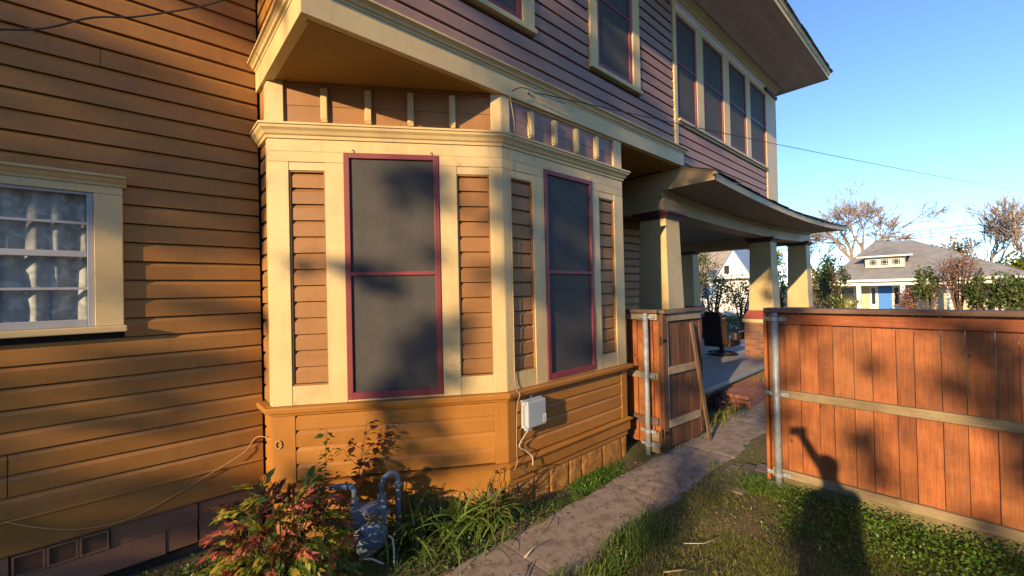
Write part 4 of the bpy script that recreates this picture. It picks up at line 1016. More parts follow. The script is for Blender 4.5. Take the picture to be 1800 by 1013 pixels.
# purple plant by the step and dry twigs at the bay corner
pp = empty('purple_shrub', (6.55, 2.62, 0), 'small dark purple leafy plant beside the brick step', 'shrub')
m = MB()
for i in range(9): m.tube([(6.55, 2.62, 0), (6.55 + random.uniform(-.2, .2), 2.62 + random.uniform(-.1, .1), random.uniform(.15, .32))], .005, 4)
m.build('stems', M['stem'], pp)
n = 420; d = rdir(n, .4); P = np.array([6.55, 2.62, .14]) + d * np.array([.30, .16, .17]) * RNG.uniform(.4, 1, (n, 1))
V, F = leaf_arrays(P, rdir(n, .2), rdir(n, .5), RNG.uniform(.04, .07, n), RNG.uniform(.015, .028, n)); obj('foliage', np_mesh('foliage', V, F, LM['purple']), pp)
dt = empty('dry_twigs', (2.28, 2.56, 0), 'bare dry stalks in front of the bay corner', 'twigs')
for i in range(15):
    m = MB(); a = random.uniform(-2.6, .4); h_ = random.uniform(.15, .46); r_ = random.uniform(.05, .30); b0 = Vector((2.22 + random.uniform(-.22, .1), 2.60 + random.uniform(-.06, .1), -.03)); e = b0 + Vector((r_ * math.cos(a), .6 * r_ * math.sin(a), h_))
    mid = b0.lerp(e, .5) + Vector((random.uniform(-.03, .03), 0, .04)); m.tube([b0, mid, e], [.005, .004, .0025], 5)
    for j in range(5):
        v = Vector((random.uniform(-.04, .04), random.uniform(-.04, .04), random.uniform(-.02, .04))); m.tube([e, e + v], [.0025, .004], 4)
    m.build('twig', M['stem'], dt)

# --- strap leaved clump: every leaf a part
def strap_mesh(seed, mat, L=.5, wd=.017):
    r = np.random.default_rng(seed); n = 9; vs = []; F = []; c = r.uniform(1.2, 2.3)
    for i in range(n + 1):
        t = i / n; ang = (math.pi / 2) * (1 - t * c * .75) + .05
        if i == 0: p = np.array([0., 0, 0])
        else: p = p + np.array([math.cos(ang), 0, math.sin(ang)]) * L / n
        w_ = wd * (1 - .25 * t) * (1 if t < .75 else (1 - (t - .75) / .25 * .95)); tw = .4 * math.sin(3 * t + seed)
        vs += [p + np.array([-.2 * tw * w_, -w_ / 2, tw * w_ * .3]), p + np.array([0, 0, -w_ * .22]), p + np.array([.2 * tw * w_, w_ / 2, -tw * w_ * .3])]
    for i in range(n):
        a = 3 * i
        F += [(a, a + 1, a + 4), (a, a + 4, a + 3), (a + 1, a + 2, a + 5), (a + 1, a + 5, a + 4)]
    return np_mesh('strap_leaf', np.array(vs), np.array(F), mat, True)
STR = [strap_mesh(i, LM['strap'], .46) for i in range(7)] + [strap_mesh(20 + i, LM['dkstrap'], .44) for i in range(3)]
lil = empty('strap_leaf_clump', (1.95, 2.72, 0), 'dense clump of arching strap leaves beside the path under the bay', 'plant')
for i in range(285):
    q = random.random()
    if q < .62: x, y = random.gauss(1.98, .14), random.gauss(2.68, .07)
    else: x, y = random.gauss(1.62, .15), random.gauss(2.88, .10)
    y = min(y, 3.52 - .635 * (x - .9) - .12); s_ = random.uniform(.6, 1.2)
    if q > .9: s_ *= 1.15
    obj('strap_leaf', random.choice(STR[:7]) if q < .62 or q > .85 else random.choice(STR[4:]), lil, (x, y, -.02), (random.gauss(0, .12), random.gauss(0, .16), random.uniform(0, 6.28)), (s_, s_ * random.uniform(.7, 1.2), s_))
# --- a few long pale stalks
for i, (pts, lab) in enumerate((([(1.08, 2.80, .12), (1.16, 2.78, .09), (1.22, 2.74, .05)], 'short pale fallen stalk beside the gas meter'), ([(1.30, 2.74, -.01), (1.31, 2.76, .10), (1.31, 2.78, .17), (1.29, 2.80, .19)], 'upright pale stalk in front of the strap leaves'))):
    m = MB(); m.tube(pts, .007, 6); tag(m.build('stalk', plain('pale stalk', (.5, .5, .38), .6, 0, .1, 8, 0), None, True), lab, 'stalk')

# --- lawn and ground cover (uncountable)
def scatter(name, n, fx, dens, hh, ww, ln, mat, label):
    P = fx(n); k = dens(P[:, 0], P[:, 1]); keep = RNG.random(len(P)) < k; P = P[keep]; n = len(P)
    P3 = np.stack([P[:, 0], P[:, 1], gz(P[:, 0], P[:, 1]) - .004], 1)
    H = RNG.uniform(*hh, n); V, F = blade_arrays(P3, H, H * RNG.uniform(*ln, n), RNG.uniform(0, 6.283, n), RNG.uniform(*ww, n))
    return tag(obj(name, np_mesh(name, V, F, mat)), label, 'grass', kind='stuff')
def nz(x, y, s, ph): return .5 + .25 * (np.sin(s * x + ph) * np.sin(s * 1.3 * y + 2 * ph) + np.sin(s * .6 * x - s * .9 * y + ph * 1.7)) 
def inpath(x, y): return (y > 1.78) & (y < 2.40)
def lawn_d(x, y):
    d = smooth(.30, .62, nz(x, y, 4.3, 1.1) * .6 + nz(x, y, 11, 2.3) * .4)
    d = .45 + .55 * d; d = d * np.where((x > 3.4) & (x < 4.2) & (y > .75) & (y < 1.5), .25, 1)
    edge = np.where((y > 1.5) & (y < 1.80) & (x < 3.2), 1.0, 0)
    return np.clip(np.maximum(d, edge * .8) * np.where(inpath(x, y), 0, 1), 0, 1)
U = lambda a, b, c, d: (lambda n: np.stack([RNG.uniform(a, b, n), RNG.uniform(c, d, n)], 1))
scatter('grass', 210000, U(.4, 4.6, -2.2, 1.80), lawn_d, (.012, .045), (.0022, .0045), (.6, 2.2), LM['grass'], 'short patchy lawn grass right of the path')
scatter('grass', 5000, U(1.35, 3.2, 1.58, 1.86), lambda x, y: np.clip(nz(x, y, 9, .4) * 1.3 - .15, 0, 1) * (1 - smooth(1.76, 1.86, y) * .7), (.05, .13), (.004, .008), (.4, 1.2), LM['strap'], 'longer bright grass along the path edge')
scatter('grass', 9000, U(4.6, 7.0, 2.25, 2.85), lambda x, y: np.where(y > 2.42, .9, .25) * nz(x, y, 5, .4), (.04, .14), (.004, .008), (.3, 1.0), LM['grass'], 'grass along the porch behind the gate')
scatter('grass', 9000, U(7, 26, 1.5, 2.9), lambda x, y: .8 + 0 * x, (.04, .12), (.006, .014), (.3, 1.0), LM['grass'], 'front yard grass beyond the porch step')
scatter('grass', 5200, U(2.2, 4.3, 2.40, 2.66), lambda x, y: np.clip(nz(x, y, 6, 2.0) * 1.5 - .45 + .5 * (x > 3.05) * (x < 3.6), 0, 1), (.015, .07), (.003, .007), (.4, 1.4), LM['clover'], 'thin green weeds along the bay foundation')
scatter('grass', 900, U(4.12, 4.40, 1.12, 1.50), lambda x, y: .9 + 0 * x, (.04, .13), (.005, .009), (.5, 1.2), LM['strap'], 'grass tuft at the foot of the fence post')
scatter('grass', 500, U(4.25, 4.7, 1.78, 2.05), lambda x, y: np.exp(-((x - 4.48) / .1) ** 2 - ((y - 1.86) / .06) ** 2), (.03, .08), (.005, .009), (.5, 1.2), LM['grass'], 'small grass tuft growing in the path joint')
def cover(name, n, fx, dens, hmax, L, mat, label):
    P = fx(n); k = dens(P[:, 0], P[:, 1]); P = P[RNG.random(n) < np.clip(k, 0, 1)]; k = np.clip(dens(P[:, 0], P[:, 1]), 0, 1); n = len(P)
    z = gz(P[:, 0], P[:, 1]) + RNG.uniform(.1, 1, n) * hmax * k
    V, F = leaf_arrays(np.stack([P[:, 0], P[:, 1], z], 1), rdir(n, .1), np.array([0, 0, 1.0]) + .5 * RNG.normal(size=(n, 3)), RNG.uniform(*L, n), RNG.uniform(*L, n) * .8, .1, .1)
    return tag(obj(name, np_mesh(name, V, F, mat)), label, 'ground cover', kind='stuff')
def cov_d(x, y):
    t = smooth(3.3, 4.05, x + .25 * nz(x, y, 5, .3) - .15 + .0 * y); return t * np.clip(1.25 - .5 * np.abs(nz(x, y, 7, 1.0) - .5) * 2, 0, 1) * (1 - smooth(1.0, 1.25, y)) * np.where(y > .85, .75, 1)
cover('ground_cover', 21000, U(3.2, 4.40, -1.6, 1.25), cov_d, .13, (.012, .028), LM['clover'], 'leafy green ground cover at the foot of the fence')
cover('ground_cover', 3500, U(-.3, .75, 3.05, 3.85), lambda x, y: .75 + 0 * x, .10, (.014, .035), LM['green'], 'dark leafy weeds below the side wall skirt')
cover('ground_cover', 2600, U(1.2, 2.4, 2.42, 2.95), lambda x, y: nz(x, y, 8, .2), .06, (.014, .035), LM['green'], 'low weeds under the strap leaf clump')
cover('ground_cover', 1500, U(2.95, 3.75, 2.42, 2.62), lambda x, y: np.exp(-((x - 3.3) / .28) ** 2), .07, (.012, .026), LM['clover'], 'clover patch at the foot of the bay front')
# litter
n = 6500; P = np.stack([RNG.uniform(.8, 6.5, n), RNG.uniform(.6, 2.55, n)], 1); onp = inpath(P[:, 0], P[:, 1])
keep = RNG.random(n) < np.where(onp, .16 + .55 * ((P[:, 0] > 3.2) & (P[:, 0] < 4.5)) + .3 * (P[:, 1] < 1.9) + .3 * (P[:, 1] > 2.3), np.where((P[:, 1] > 1.3), .75, .3)); P = P[keep]; onp = onp[keep]; n = len(P)
P3 = np.stack([P[:, 0], P[:, 1], np.where(onp, .0265, gz(P[:, 0], P[:, 1]) + .008)], 1)
d = rdir(n); d[:, 2] *= .1
V, F = leaf_arrays(P3, d, np.array([0, 0, 1.0]) + .15 * RNG.normal(size=(n, 3)), RNG.uniform(.010, .045, n), RNG.uniform(.005, .016, n), .02, .02)
tag(obj('leaf_litter', np_mesh('leaf_litter', V, F, LM['litter'])), 'dry bits of leaf and bark scattered on path and soil', 'litter', kind='stuff')
paletw = plain('bleached twig', (.45, .40, .33), .7, 0, .2, 20, 0)
for pts, r_, lab in (([(1.98, 2.13, .034), (2.08, 2.16, .038), (2.22, 2.15, .036)], .005, 'bleached curved twig lying on the path slab'), ([(1.80, 1.95, .03), (1.90, 2.02, .035), (2.0, 2.07, .03)], .004, 'thin dark twig near the front of the path'),
                     ([(2.62, 1.62, .01), (2.56, 1.70, .02), (2.52, 1.75, .02)], .003, 'short pale stick on soil beside the path edge'), ([(2.95, 1.45, .02), (3.05, 1.35, .02), (3.15, 1.30, .03)], .0025, 'pale dry leaf stalk on the lawn'), ([(2.55, 1.40, .02), (2.63, 1.33, .03), (2.70, 1.30, .02)], .005, 'orange brown bark piece on the lawn')):
    m = MB(); m.tube(pts, [r_, r_, r_ * .6], 6); tag(m.build('twig', M['stem'] if 'dark' in lab else (M['woodrim'] if 'orange' in lab else paletw), None, True), lab, 'twig')

# ================================================================== BARE AND LEAFY TREES, FAR SHRUBS
def branch(m, p, d, L, r, depth, spread=.5, up=.12, leaves=None, nk=(2, 3), kink=.12):
    r = max(r, .028)
    mid = p + d * L * .5 + Vector((random.gauss(0, kink), random.gauss(0, kink), random.gauss(0, kink))) * L * .5
    e = p + d * L + Vector((random.gauss(0, kink), random.gauss(0, kink), random.gauss(0, kink * .6))) * L
    m.tube([p, mid, e], [r, r * .8, r * .55], 6 if depth > 3 else 3, False)
    if depth <= 0:
        if leaves is not None: leaves.append(e)
        return
    for i in range(random.randint(*nk)):
        nd = (d + Vector((random.gauss(0, spread), random.gauss(0, spread), random.gauss(up, spread * .7)))).normalized()
        t = random.uniform(.55, 1); q = p.lerp(mid, t * 2) if t < .5 else mid.lerp(e, t * 2 - 1)
        branch(m, q, nd, L * random.uniform(.6, .85), r * .54, depth - 1, spread, up, leaves, nk, kink)
    if leaves is not None and depth < 3: leaves.append(e)
def bare_tree(x, y, z0, H, r, seed, label, depth=6, lean=(0, 0), leafmat=None, leafn=0, L0=.32, spread=.42, nk=(2, 3)):
    random.seed(seed); t = empty('bare_tree' if not leafmat else 'spring_tree', (x, y, z0), label, 'tree', 'trees beyond the street')
    m = MB(); tips = []; d = Vector((lean[0], lean[1], 1)).normalized(); top = Vector((x, y, z0)) + d * H * .28
    tr = MB(); tr.tube([(x, y, z0 - .3), Vector((x, y, z0)) + d * H * .12, top], [r * 1.25, r, r * .85], 10); tr.build('trunk', M['palebark'], t, True)
    for i in range(4):
        a = i * 1.57 + random.uniform(-.5, .5); sp = random.uniform(.25, .75)
        branch(m, top, (d + Vector((math.cos(a) * sp, math.sin(a) * sp, .1))).normalized(), H * L0 * random.uniform(.7, 1), r * .6, depth - 1, spread, .10, tips, nk)
    m.build('crown', M['palebark'], t)
    if leafmat and tips:
        T = np.array([random.choice(tips) for _ in range(leafn)]); n = len(T)
        V, F = leaf_arrays(T + RNG.normal(size=(n, 3)) * .22, rdir(n), rdir(n, .5), RNG.uniform(.12, .28, n), RNG.uniform(.07, .16, n)); obj('leaves', np_mesh('leaves', V, F, leafmat), t)
    return t
bare_tree(70, 10.0, -.6, 15.0, .42, 23, 'large pale bare tree rising behind the grey hip roof at left', 7, (0, -.03), None, 0, .27, .46, (3, 3))
bare_tree(70, -1.2, -.6, 11.0, .22, 8, 'bare forked tree behind the right slope of the grey roof', 6, (0, -.05), None, 0, .28, .36, (3, 3))
bare_tree(74, 2.9, -.6, 10.5, .16, 12, 'thin leaning bare tree between the two larger bare trees', 5, (0, .08), None, 0, .30, .35, (1, 2))
bare_tree(66, -4.4, -.6, 11.5, .20, 15, 'bare tree at the right edge of the photo', 6, (0, .06), None, 0, .28, .40, (3, 3))
bare_tree(80, 16.5, -.6, 13, .24, 21, 'thin bare tree above the porch roof corner', 6, (0, -.02), None, 0, .30, .5)
def shrub(name, label, c, rad, n, L, mat, stems=6, seed=0, cat='shrub', group=None, z0=None, hollow=.35, base=None):
    random.seed(seed); t = empty(name, (c[0], c[1], z0 if z0 is not None else c[2] - rad[2]), label, cat, group); m = MB(); zb = z0 if z0 is not None else c[2] - rad[2]
    tips = []
    for i in range(stems):
        a = random.uniform(0, 6.28); e = Vector((c[0] + rad[0] * .6 * math.cos(a), c[1] + rad[1] * .6 * math.sin(a), c[2] + rad[2] * random.uniform(-.2, .7)))
        b0 = Vector((c[0] + random.uniform(-.1, .1), c[1] + random.uniform(-.1, .1), zb - .1)); m.tube([b0, b0.lerp(e, .5) + Vector((0, 0, rad[2] * .15)), e], [rad[2] * .035, rad[2] * .025, rad[2] * .012], 5)
        for j in range(4):
            m.tube([b0.lerp(e, .6 + .1 * j), b0.lerp(e, .6 + .1 * j) + Vector((random.gauss(0, rad[0] * .35), random.gauss(0, rad[1] * .35), rad[2] * .35))], rad[2] * .010, 4)
    m.build('stems', M['stem'], t)
    k = max(8, n // 28); dd = rdir(k, .25); cc = np.array(c) + dd * np.array(rad) * RNG.uniform(hollow, .92, (k, 1)); cl = cc[RNG.integers(0, k, n)]
    P = cl + RNG.normal(size=(n, 3)) * np.array(rad) * .13
    P = P[P[:, 2] > zb + .05]; n = len(P)
    V, F = leaf_arrays(P, rdir(n), rdir(n, .6), RNG.uniform(.7, 1.3, n) * L, RNG.uniform(.4, .7, n) * L); obj('crown', np_mesh('crown', V, F, mat), t)
    return t
G = 'shrubs of the front yards'
shrub('evergreen_shrub', 'dark green small tree right of the last porch column', (20.5, 3.72, 1.75), (.75, .55, 1.35), 1500, .13, LM['farg'], 6, 3, z0=-.25, group=G)
shrub('yard_shrub', 'thin leafy shrub seen between the two far porch columns', (17.5, 4.75, 1.9), (.6, .34, 1.3), 420, .12, LM['farg'], 5, 4, z0=-.1, group=G)
shrub('yard_shrub', 'dark upright shrub seen through the porch, nearest the chair', (16.5, 6.65, 1.2), (.7, .60, 1.2), 520, .12, LM['farg'], 8, 5, z0=-.05, group=G)
shrub('yard_shrub', 'yellow green shrub seen through the porch in front of white house', (20, 6.9, 1.5), (.8, .70, 1.2), 620, .13, LM['farnew'], 7, 6, z0=-.2, group=G)
shrub('low_hedge', 'low green hedge in front of the white house', (24, 9.2, -.15), (.8, 2.2, .6), 1500, .13, LM['farg'], 6, 7, z0=-.7, group=G)
shrub('yard_shrub', 'bright yellow green shrub in the yard right of the porch column', (40, 6.4, .3), (1, 1.0, .7), 600, .22, LM['fary'], 5, 8, z0=-.7, group=G)
shrub('yard_shrub', 'reddish shrub in front of the bungalow porch', (44, 3.1, .5), (.9, .8, .9), 700, .2, LM['faro'], 6, 9, z0=-.7, group=G)
shrub('yard_tree', 'young green tree left of the reddish bare tree before the bungalow', (43, 2.0, 1.5), (1, .95, 1.5), 900, .22, LM['farg'], 6, 10, 'tree', G, -.7)
shrub('yard_tree', 'reddish bare crowned tree in front of the grey roof', (41.5, .5, 2.4), (1.2, 1.25, 1.7), 1500, .14, LM['faro'], 16, 11, 'tree', G, -.7)
shrub('yard_tree', 'dark green tree near the right end of the bungalow', (40.5, -.30, 1.0), (.8, .62, 1.5), 1000, .2, LM['farg'], 6, 12, 'tree', G, -.7)
shrub('yard_tree', 'wide light green tree hiding the right end of the bungalow', (40, -1.5, 1.1), (1.2, 1.25, 1.4), 1800, .22, LM['farg'], 8, 13, 'tree', G, -.7)
shrub('far_tree', 'round bright green tree behind the bungalow at right', (75, -3.8, 2.6), (3, 2.8, 2.2), 1600, .5, LM['fary'], 6, 14, 'tree', G, -.7)
shrub('far_tree', 'low reddish tree behind the right slope of the grey roof', (68, 2.2, 3.6), (2.4, 1.5, 2.6), 1300, .4, LM['faro'], 6, 15, 'tree', G, -.7)
shrub('far_tree', 'pale tree behind the bungalow right of its ridge', (72, .6, 4.0), (2, 1.4, 3.0), 700, .4, LM['farnew'], 8, 16, 'tree', G, -.7)
shrub('far_tree', 'yellow green tree above the white house gable', (47, 14.4, 4.6), (2.5, 2.2, 2.4), 1700, .4, LM['fary'], 6, 17, 'tree', G, -.7)
shrub('far_tree', 'dark leaning tree left of the white house gable', (34, 15.0, 3.6), (1.5, 1.7, 1.8), 900, .25, LM['farg'], 10, 18, 'tree', G, -.7)
shrub('far_tree', 'low yellow green trees left of the bungalow roof', (62, 12.5, 1.6), (2, 2.4, 2.2), 1000, .35, LM['farnew'], 6, 19, 'tree', G, -.7)
random.seed(99)

# ================================================================== HOUSES ACROSS THE STREET
bun = empty('bungalow', (50, 3.4, -.6), 'cream bungalow with grey hip roof, dormer and bright blue door', 'house')
MB().box(50.5, 58, -2.2, 8.7, -.7, 2.3).build('wall', plain('cream bungalow wall', (.50, .43, .29), .7, 0, .08, 3, 0), bun)
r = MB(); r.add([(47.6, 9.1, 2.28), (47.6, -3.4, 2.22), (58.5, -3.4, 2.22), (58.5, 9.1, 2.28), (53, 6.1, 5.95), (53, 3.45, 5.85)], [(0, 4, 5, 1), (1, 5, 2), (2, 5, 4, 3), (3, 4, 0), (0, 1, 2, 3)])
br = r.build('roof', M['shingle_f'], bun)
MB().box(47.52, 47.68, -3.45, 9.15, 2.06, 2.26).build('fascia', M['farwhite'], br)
MB().box(47.9, 48.3, -2.2, 8.9, 1.72, 2.04).build('porch_beam', M['farwhite'], bun)
MB().box(47.8, 50.6, -2.3, 8.9, 2.041, 2.06).build('porch_ceiling', M['farwhite'], bun)
MB().box(47.8, 50.5, -2.2, 8.9, -.75, -.5).build('porch_floor', M['conc'], bun)
for y in (8.6, 6.68, 3.80, 1.1, -1.7): MB().box(47.95, 48.25, y - .15, y + .15, -.5, 1.719).build('porch_column', M['farwhite'], bun)
d = MB().box(50.44, 50.5, 4.73, 5.62, -.5, 1.62).build('door', M['blue'], bun)
MB().box(50.42, 50.438, 4.80, 4.84, .4, .5).build('handle', M['galv'], d)
for y0, y1 in ((5.66, 6.25), (4.1, 4.69)):
    s_ = MB().box(50.45, 50.5, y0, y1, -.5, 1.68).build('sidelight', M['farwhite'], bun); MB().box(50.43, 50.449, y0 + .18, y1 - .15, .0, 1.5).build('pane', M['farglass'], s_)
for y0, y1 in ((7.3, 8.4), (2.0, 3.0), (-1.2, .6)):
    s_ = MB().box(50.45, 50.5, y0, y1, .3, 1.65).build('window', M['farwhite'], bun); MB().box(50.43, 50.449, y0 + .1, y1 - .1, .4, 1.55).build('pane', M['farglass'], s_)
dm = MB().box(48.9, 52, 3.70, 6.30, 3.30, 4.25).build('dormer', M['farcream'], bun)
for i in range(3):
    y0 = 3.92 + i * .76; f = MB(); f.box(48.86, 48.899, y0, y0 + .62, 3.46, 4.08); MB().box(48.85, 48.859, y0 + .06, y0 + .56, 3.52, 4.02).build('pane', M['farglass'], dm); f.build('window_frame', M['farwhite'], dm)
    g = MB()
    for yy in (y0 + .15, y0 + .44): g.box(48.84, 48.849, yy, yy + .02, 3.52, 4.02)
    for zz in (3.62, 3.9): g.box(48.835, 48.8395, y0 + .06, y0 + .56, zz, zz + .02)
    g.build('muntin', M['farwhite'], dm)
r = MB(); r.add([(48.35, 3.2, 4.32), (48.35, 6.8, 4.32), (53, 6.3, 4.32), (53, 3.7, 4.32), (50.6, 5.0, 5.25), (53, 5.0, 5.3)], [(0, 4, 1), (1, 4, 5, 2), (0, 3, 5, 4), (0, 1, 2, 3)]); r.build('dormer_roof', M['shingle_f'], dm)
MB().box(48.30, 48.42, 3.15, 6.85, 4.22, 4.34).build('dormer_fascia', M['farwhite'], dm)

wh = empty('white_house', (38, 15, -.6), 'white house with steep gable and blue shutters, seen through the porch', 'house')
MB().box(38.3, 46, 12.5, 22, -.7, 2.6).build('wall', M['farwhite'], wh)
r = MB(); r.add([(37.7, 12.0, 2.72), (37.7, 22.5, 2.72), (46.5, 22.5, 2.72), (46.5, 12.0, 2.72), (42, 16, 6.3), (42, 19, 6.3)], [(0, 4, 5, 1), (1, 5, 2), (2, 5, 4, 3), (3, 4, 0), (0, 1, 2, 3)])
wr_ = r.build('roof', plain('pale brown shingle', (.30, .26, .22), .9, 0, .2, 2, .2), wh)
MB().box(37.62, 37.76, 12.0, 22.5, 2.60, 2.80).build('fascia', M['farwhite'], wr_)
g = MB(); g.prism([(37.9, 12.3, 2.85), (37.9, 14.95, 2.85), (37.9, 13.55, 5.05)], (4.5, 0, 0)); g = g.build('gable', M['farwhite'], wh)
m = MB()
for s_, y in ((1, 12.2), (-1, 15.05)): m.prism([(37.75, y, 2.80), (37.75, y, 2.92), (37.75, 13.55, 5.22), (37.75, 13.55, 5.08)], (4.6, 0, 0))
m.build('gable_roof', plain('blue grey metal roof', (.22, .30, .42), .6, 0, .1, 2, 0), wh)
MB().box(37.86, 37.899, 13.9, 14.3, 3.05, 3.75).build('gable_window', M['farglass'], g)
s_ = MB().box(38.24, 38.299, 16.2, 16.95, .85, 2.25).build('window', M['farwhite'], wh); MB().box(38.22, 38.239, 16.28, 16.87, .93, 2.17).build('pane', plain('pale curtain glass', (.30, .31, .30), .3, 0, .3, 3, 0), s_)
for y0, y1 in ((15.80, 16.17), (16.98, 17.4)): MB().box(38.23, 38.299, y0, y1, .85, 2.25).build('shutter', M['shutter'], wh)
MB().box(37.4, 38.29, 12.4, 22, -.7, .55).build('porch_base', M['farwhite'], wh)

# power lines and pole
pl = empty('utility_pole', (60, -14, -.6), 'wooden utility pole carrying lines beyond the right edge', 'pole')
MB().tube([(60, -14, -.6), (60, -14, 9)], [.16, .11], 10).build('pole_shaft', M['bark'], pl, True); MB().box(59.95, 60.05, -15.2, -12.8, 8.2, 8.35).build('crossarm', M['bark'], pl)
for i, (za, zb) in enumerate(((7.7, 7.3), (7.25, 6.9), (6.95, 6.55))):
    m = MB(); m.tube([Vector((60, -14, za)).lerp(Vector((60, 40, zb)), t) - Vector((0, 0, .9 * 4 * t * (1 - t) * .35)) for t in np.linspace(0, 1, 24)], .022, 4); tag(m.build('power_line', M['cable']), ('top', 'middle', 'lowest')[i] + ' of the three far power lines over the bungalow roof', 'power line')

# ================================================================== PHOTOGRAPHER (casts the shadow on the fence)
person = bpy.data.meshes.new('person'); fw = Vector((.669, .743, 0)); rt = Vector((.743, -.669, 0)); P0 = Vector((0, 0, 0)) - fw * .36
def pj(r_, f, z): q = P0 + rt * r_ + fw * f; return (q.x, q.y, z)
J = {'pel': (pj(0, -.02, .95), .150, .105), 'wst': (pj(0, -.02, 1.10), .135, .10), 'chs': (pj(0, -.02, 1.33), .165, .115), 'nkb': (pj(0, 0, 1.49), .075, .07), 'nck': (pj(0, .02, 1.55), .056, .056), 'hd1': (pj(0, .04, 1.625), .076, .088), 'hd2': (pj(0, .035, 1.70), .084, .100), 'hd3': (pj(0, .025, 1.775), .060, .070)}
E_ = [('pel', 'wst'), ('wst', 'chs'), ('chs', 'nkb'), ('nkb', 'nck'), ('nck', 'hd1'), ('hd1', 'hd2'), ('hd2', 'hd3')]
ARM = {'r': ((.17, .13, 1.40), (.03, .28, 1.72), (-.005, .322, 1.83), (-.02, .340, 1.868, -.030, .0, .014)),      # raised to the phone
       'l': ((-.235, -.03, 1.16), (-.24, .05, .91), (-.24, .075, .83), (-.238, .10, .775, .004, .012, -.030))}        # hanging, slightly curled
for s_, n_ in ((-1, 'l'), (1, 'r')):
    e_, w_, h_, f_s = ARM[n_]
    J.update({'sh' + n_: (pj(.18 * s_, 0, 1.44), .070, .070), 'el' + n_: (pj(*e_), .060, .060), 'wr' + n_: (pj(*w_), .042, .038), 'pa' + n_: (pj(*h_), .038, .022),
              'hp' + n_: (pj(.10 * s_, -.02, .88), .095, .095), 'kn' + n_: (pj(.11 * s_, .02, .50), .062, .062), 'an' + n_: (pj(.12 * s_, -.03, .09), .042, .042), 'to' + n_: (pj(.14 * s_, .14, .035), .042, .032)})
    E_ += [('chs', 'sh' + n_), ('sh' + n_, 'el' + n_), ('el' + n_, 'wr' + n_), ('wr' + n_, 'pa' + n_), ('pel', 'hp' + n_), ('hp' + n_, 'kn' + n_), ('kn' + n_, 'an' + n_), ('an' + n_, 'to' + n_)]
    for k in range(4):
        nm = f'f{k}{n_}'; q = (f_s[0] + .004 * k, f_s[1] - (.018 * k if n_ == 'l' else 0), f_s[2] + (.013 * k if n_ == 'r' else 0))
        J[nm + 'a'] = (pj(*q), .009, .009); J[nm + 'b'] = (pj(q[0] + f_s[3], q[1] + f_s[4], q[2] + f_s[5] * (1 - .1 * abs(k - 1))), .0085, .0085); E_ += [('pa' + n_, nm + 'a'), (nm + 'a', nm + 'b')]
    J['t' + n_] = (pj(h_[0] - .035 * s_ if n_ == 'l' else h_[0] - .045, h_[1] + .02, h_[2] - .01), .010, .010); E_.append(('pa' + n_, 't' + n_))
ks = list(J); person.from_pydata([J[k][0] for k in ks], [(ks.index(a), ks.index(b)) for a, b in E_], [])
po = bpy.data.objects.new('person', person); COL.objects.link(po)
sv = person.skin_vertices or None
md = po.modifiers.new('skin', 'SKIN')
if not person.skin_vertices: person.attributes.new('skin_vertices', 'FLOAT', 'POINT') if False else None
if person.skin_vertices:
    for i, k in enumerate(ks):
        v = person.skin_vertices[0].data[i]; v.radius = (J[k][1], J[k][2]); v.use_root = (k == 'pel')
sb = po.modifiers.new('sub', 'SUBSURF'); sb.levels = 1; sb.render_levels = 2
pm, N, L, b = mat_new('shirt skin and jeans'); tc = N.new('ShaderNodeTexCoord'); sx_ = N.new('ShaderNodeSeparateXYZ'); L.new(tc.outputs['Object'], sx_.inputs[0])
mm_ = N.new('ShaderNodeMath'); mm_.operation = 'MULTIPLY'; mm_.inputs[1].default_value = .5; L.new(sx_.outputs['Z'], mm_.inputs[0])
rr_ = _ramp(N, L, mm_.outputs[0], [(0, (.03, .03, .03)), (.06, (.04, .06, .12)), (.48, (.18, .18, .20)), (.755, (.45, .26, .18)), (.872, (.05, .03, .02))]); rr_.color_ramp.interpolation = 'CONSTANT'; L.new(rr_.outputs[0], b.inputs['Base Color']); b.inputs['Roughness'].default_value = .8
person.materials.append(pm)
tag(po, 'person in grey shirt raising a phone, standing at the viewpoint', 'person')
m = MB(); m.obox(Vector((0, 0, 1.9)) - CF * .022 - CR * .125 - CU * .058, CR * .160, CU * .076, CF * -.008); tag(m.build('phone', M['phone'], bevel=.004), 'black phone held up by the photographer', 'phone')

